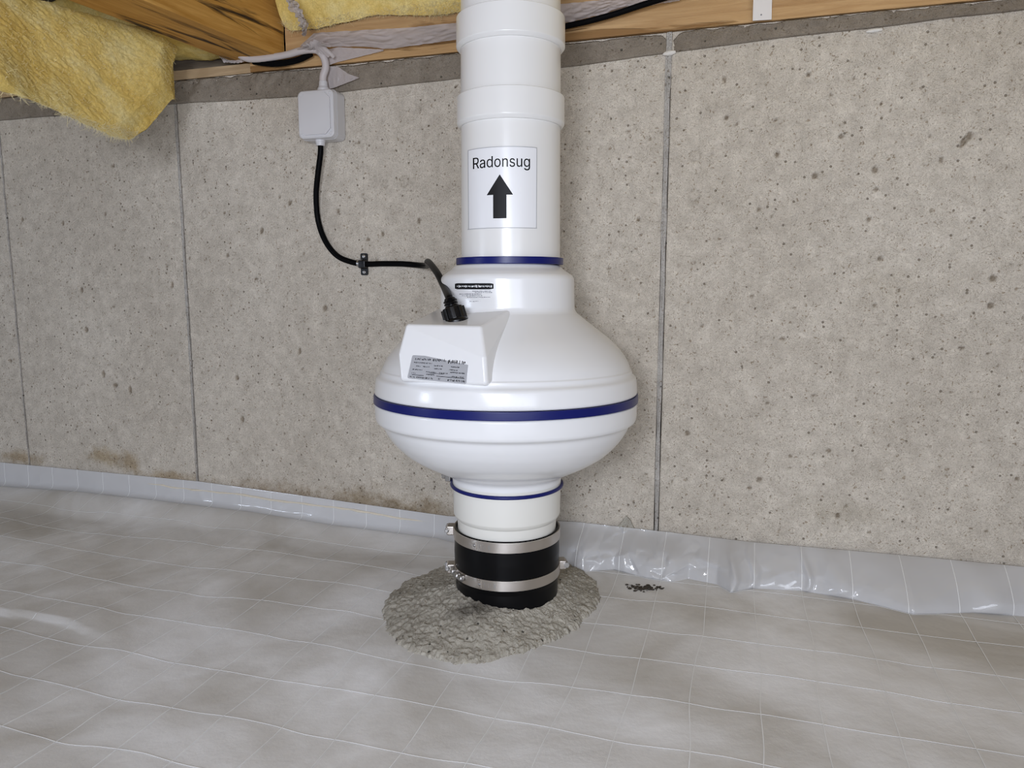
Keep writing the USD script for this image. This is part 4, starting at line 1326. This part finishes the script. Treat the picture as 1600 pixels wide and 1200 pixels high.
f1 = film('plastic_film', 'greyish clear plastic film drooping below the batt left of the white pipe', [(470, 72), (492, 52), (560, 48), (640, 44), (735, 34)], [(478, 84), (500, 74), (560, 73), (610, 77), (660, 70), (735, 60)], [0.03, 0.05, 0.05, 0.05, 0.05], [0.012, 0.02, 0.02, 0.018, 0.018, 0.015], 120, 24, 0.0045, 3)
f2 = film('plastic_film', 'thin clear film flap draped over sill and wall top beside the junction box', [(512, 78), (530, 74), (560, 76), (600, 78)], [(510, 104), (528, 98), (560, 90), (600, 80)], [0.014, 0.016, 0.016, 0.012], [0.010, 0.010, 0.010, 0.010], 50, 14, 0.003, 5)
f3 = film('plastic_film', 'clear film scrap stuck on the wall top right of the white cable', [(510, 104), (528, 104), (545, 116), (562, 122)], [(512, 140), (522, 138), (540, 131), (558, 124)], [0.010, 0.012, 0.011, 0.009], [0.009, 0.010, 0.010, 0.009], 50, 20, 0.003, 7)
f4 = film('plastic_film', 'greyish plastic film right of the white pipe above the black cable', [(868, 8), (930, 2), (1010, -8), (1060, -14)], [(868, 40), (905, 32), (960, 18), (1062, 2)], [0.05, 0.05, 0.04, 0.03], [0.016, 0.016, 0.016, 0.014], 80, 20, 0.006, 9)
f5 = film('plastic_film', 'crumpled film scrap by the end of the black cable left of the joist', [(338, 84), (352, 80), (378, 84)], [(352, 98), (362, 99), (382, 98)], [0.02, 0.024, 0.022], [0.012, 0.014, 0.014], 40, 20, 0.008, 11)
# the film gathered into a knot where the white cable comes through
kn = thing('film_knot', 'gathered twist of plastic film above the white cable bend', 'plastic film', tuple(on_wall(490, 70, 0.04)))
for i in range(9):
    a0 = on_wall(474 + 5 * i, 62 + 4 * abs(i - 4) * 0.6, 0.05)
    a1 = on_wall(480 + 3.0 * i, 72, 0.045)
    a2 = on_wall(462 + 7.5 * i, 80 + 1.2 * i * (i > 4), 0.028)
    part(kn, 'film_fold', sweep(spline([a0, a1, a2], 0.003), np.linspace(0.006, 0.0035, len(spline([a0, a1, a2], 0.003))), 8, 0.45), 'film', smooth=60)
sc_ = film('plastic_film', 'ragged clear film edge hanging along the left end of the torn batt', [(438, -14), (452, 10), (468, 34), (474, 56)], [(450, -14), (470, 14), (482, 38), (478, 58)], [0.12, 0.10, 0.08, 0.05], [0.12, 0.09, 0.07, 0.05], 60, 24, 0.022, 13)

# ------------------------------------------------------------------ cables at the top of the wall
wc = thing('white_cable', 'off-white cable rising from the junction box and bending left under the joist', 'cable', tuple(top_g))
path = [top_g + [0, 0, 0.012], top_g + [0, 0, 0.03]] + [on_wall(x, y, o_) for x, y, o_ in ((509, 104, 0.024), (505, 88, 0.026), (496, 79, 0.028), (484, 77.5, 0.030), (468, 80, 0.028), (450, 85, 0.026), (428, 89, 0.024), (402, 92, 0.024), (386, 91, 0.026), (375, 86, 0.030))]
part(wc, 'cable', sweep(spline(path), np.interp(np.linspace(0, 1, len(spline(path))), [0, 0.45, 0.6, 1], [0.0075, 0.0075, 0.0068, 0.0078]), 16), 'cable_grey', smooth=60)
bc = thing('black_cable', 'short black cable lying along the sill beneath the white cable', 'cable', tuple(on_wall(440, 98, 0.018)))
path = [on_wall(x, y, o_) for x, y, o_ in ((396, 96, 0.020), (412, 98.5, 0.018), (432, 99.5, 0.018), (452, 97, 0.018), (470, 92, 0.019), (486, 84, 0.022))]
part(bc, 'cable', sweep(spline(path), 0.0062, 14), 'black_cable', smooth=60)
bc2 = thing('black_cable', 'black cable slanting up along the sill right of the white pipe', 'cable', tuple(on_wall(960, 24, 0.02)))
path = [on_wall(x, y, o_) for x, y, o_ in ((840, 52, 0.022), (884, 41, 0.020), (920, 33, 0.020), (960, 22, 0.022), (1000, 9, 0.026), (1035, -2, 0.032), (1100, -22, 0.045))]
part(bc2, 'cable', sweep(spline(path), 0.0052, 14), 'black_cable', smooth=60)

# ------------------------------------------------------------------ white strap nailed on the sill
q = [on_wall(x, y, 0.013) for x, y in ((1178, -30), (1207, -30), (1205.5, 31), (1176, 33))]
st = thing('white_strap', 'white flat strip hanging over the sill at the top right', 'strip', tuple(np.mean(q, 0)))
sq = np.array(q)
v = np.vstack([sq, sq + 0.002 * N2])
fcs = np.array([(4, 5, 6), (4, 6, 7), (0, 2, 1), (0, 3, 2), (0, 1, 5), (0, 5, 4), (1, 2, 6), (1, 6, 5), (2, 3, 7), (2, 7, 6), (3, 0, 4), (3, 4, 7)])
tm_ = trimesh.Trimesh(v, fcs); tm_.fix_normals()
part(st, 'strip', tm_, 'white_strip', smooth=False)
part(st, 'nail', placed(lathe([(0.0001, 0.0008), (0.0012, 0.0006), (0.0014, 0), (0.0014, -0.012)], 12, (0, 0), 0.0002), wall_frame(on_wall(1189.5, 23, 0.0152))), 'print_grey', smooth=30)


# ------------------------------------------------------------------ crumbs
def lump(c, size, seed, squash=(1, 1, 1)):
    t = trimesh.creation.icosphere(2, 1.0)
    v = np.array(t.vertices)
    v = v * (0.7 + 0.7 * fbm(v * 1.6 + seed, 3, seed))[:, None] * np.asarray(squash) * size
    c_, s_ = math.cos(-TH), math.sin(-TH)
    v = v @ np.array([[c_, -s_, 0], [s_, c_, 0], [0, 0, 1]]).T + c
    return v, np.array(t.faces)


for (x, y), lab_, sz, sq_ in (((1046, 83), 'white plaster fleck under the notch at the top of the wall joint', 0.009, (1.3, 0.5, 0.45)), ((1366, 48), 'thin white plaster fleck near the top right of the wall', 0.013, (1.0, 0.3, 0.22))):
    c = on_wall(x, y, 0.004)
    t = thing('plaster_fleck', lab_, 'plaster', tuple(c))
    part(t, 'plaster', lump(c, sz, 3, sq_), 'plaster', smooth=True)
c = on_wall(976, 817, 0.004)
t = thing('mortar_flake', 'brown flake of mortar on the upper edge of the plastic strip', 'mortar', tuple(c))
tri = trimesh.creation.extrude_polygon(sg_.Polygon([(-0.016, -0.012), (0.020, -0.012), (0.012, 0.006), (0.003, 0.014), (-0.004, 0.004)]), 0.005).subdivide().subdivide()
tri.vertices += tri.vertex_normals * ((noise(np.array(tri.vertices) * 300, 3) - 0.5) * 0.003)[:, None]
part(t, 'mortar', placed(tri, wall_frame(c - 0.004 * N2)), 'mortar', smooth=40)
cr_m, r5 = [], np.random.default_rng(12)
for _ in range(90):
    x = 975 + 70 * r5.beta(2, 3); y = 917 + (x - 990) * 0.10 + r5.normal(0, 2.5)
    p = on_level(x, y, 0.004)
    s_, _, d_ = wall_sz(p)
    p = floor_pt(np.array(s_), np.array(max(d_, float(crease(s_)[0]) + 0.003)))
    t_ = trimesh.creation.icosphere(1, r5.uniform(0.0006, 0.0026))
    cr_m.append((np.array(t_.vertices) * [1.6, 1.0, 0.6] + p + [0, 0, 0.001], np.array(t_.faces)))
t = thing('dirt_crumbs', 'smear of dark dirt crumbs on the ground sheet right of the mortar collar', 'dirt', tuple(on_level(1005, 920)), kind='stuff')
part(t, 'crumbs', cat_mesh(cr_m), 'dirt', smooth=True, kind='stuff')
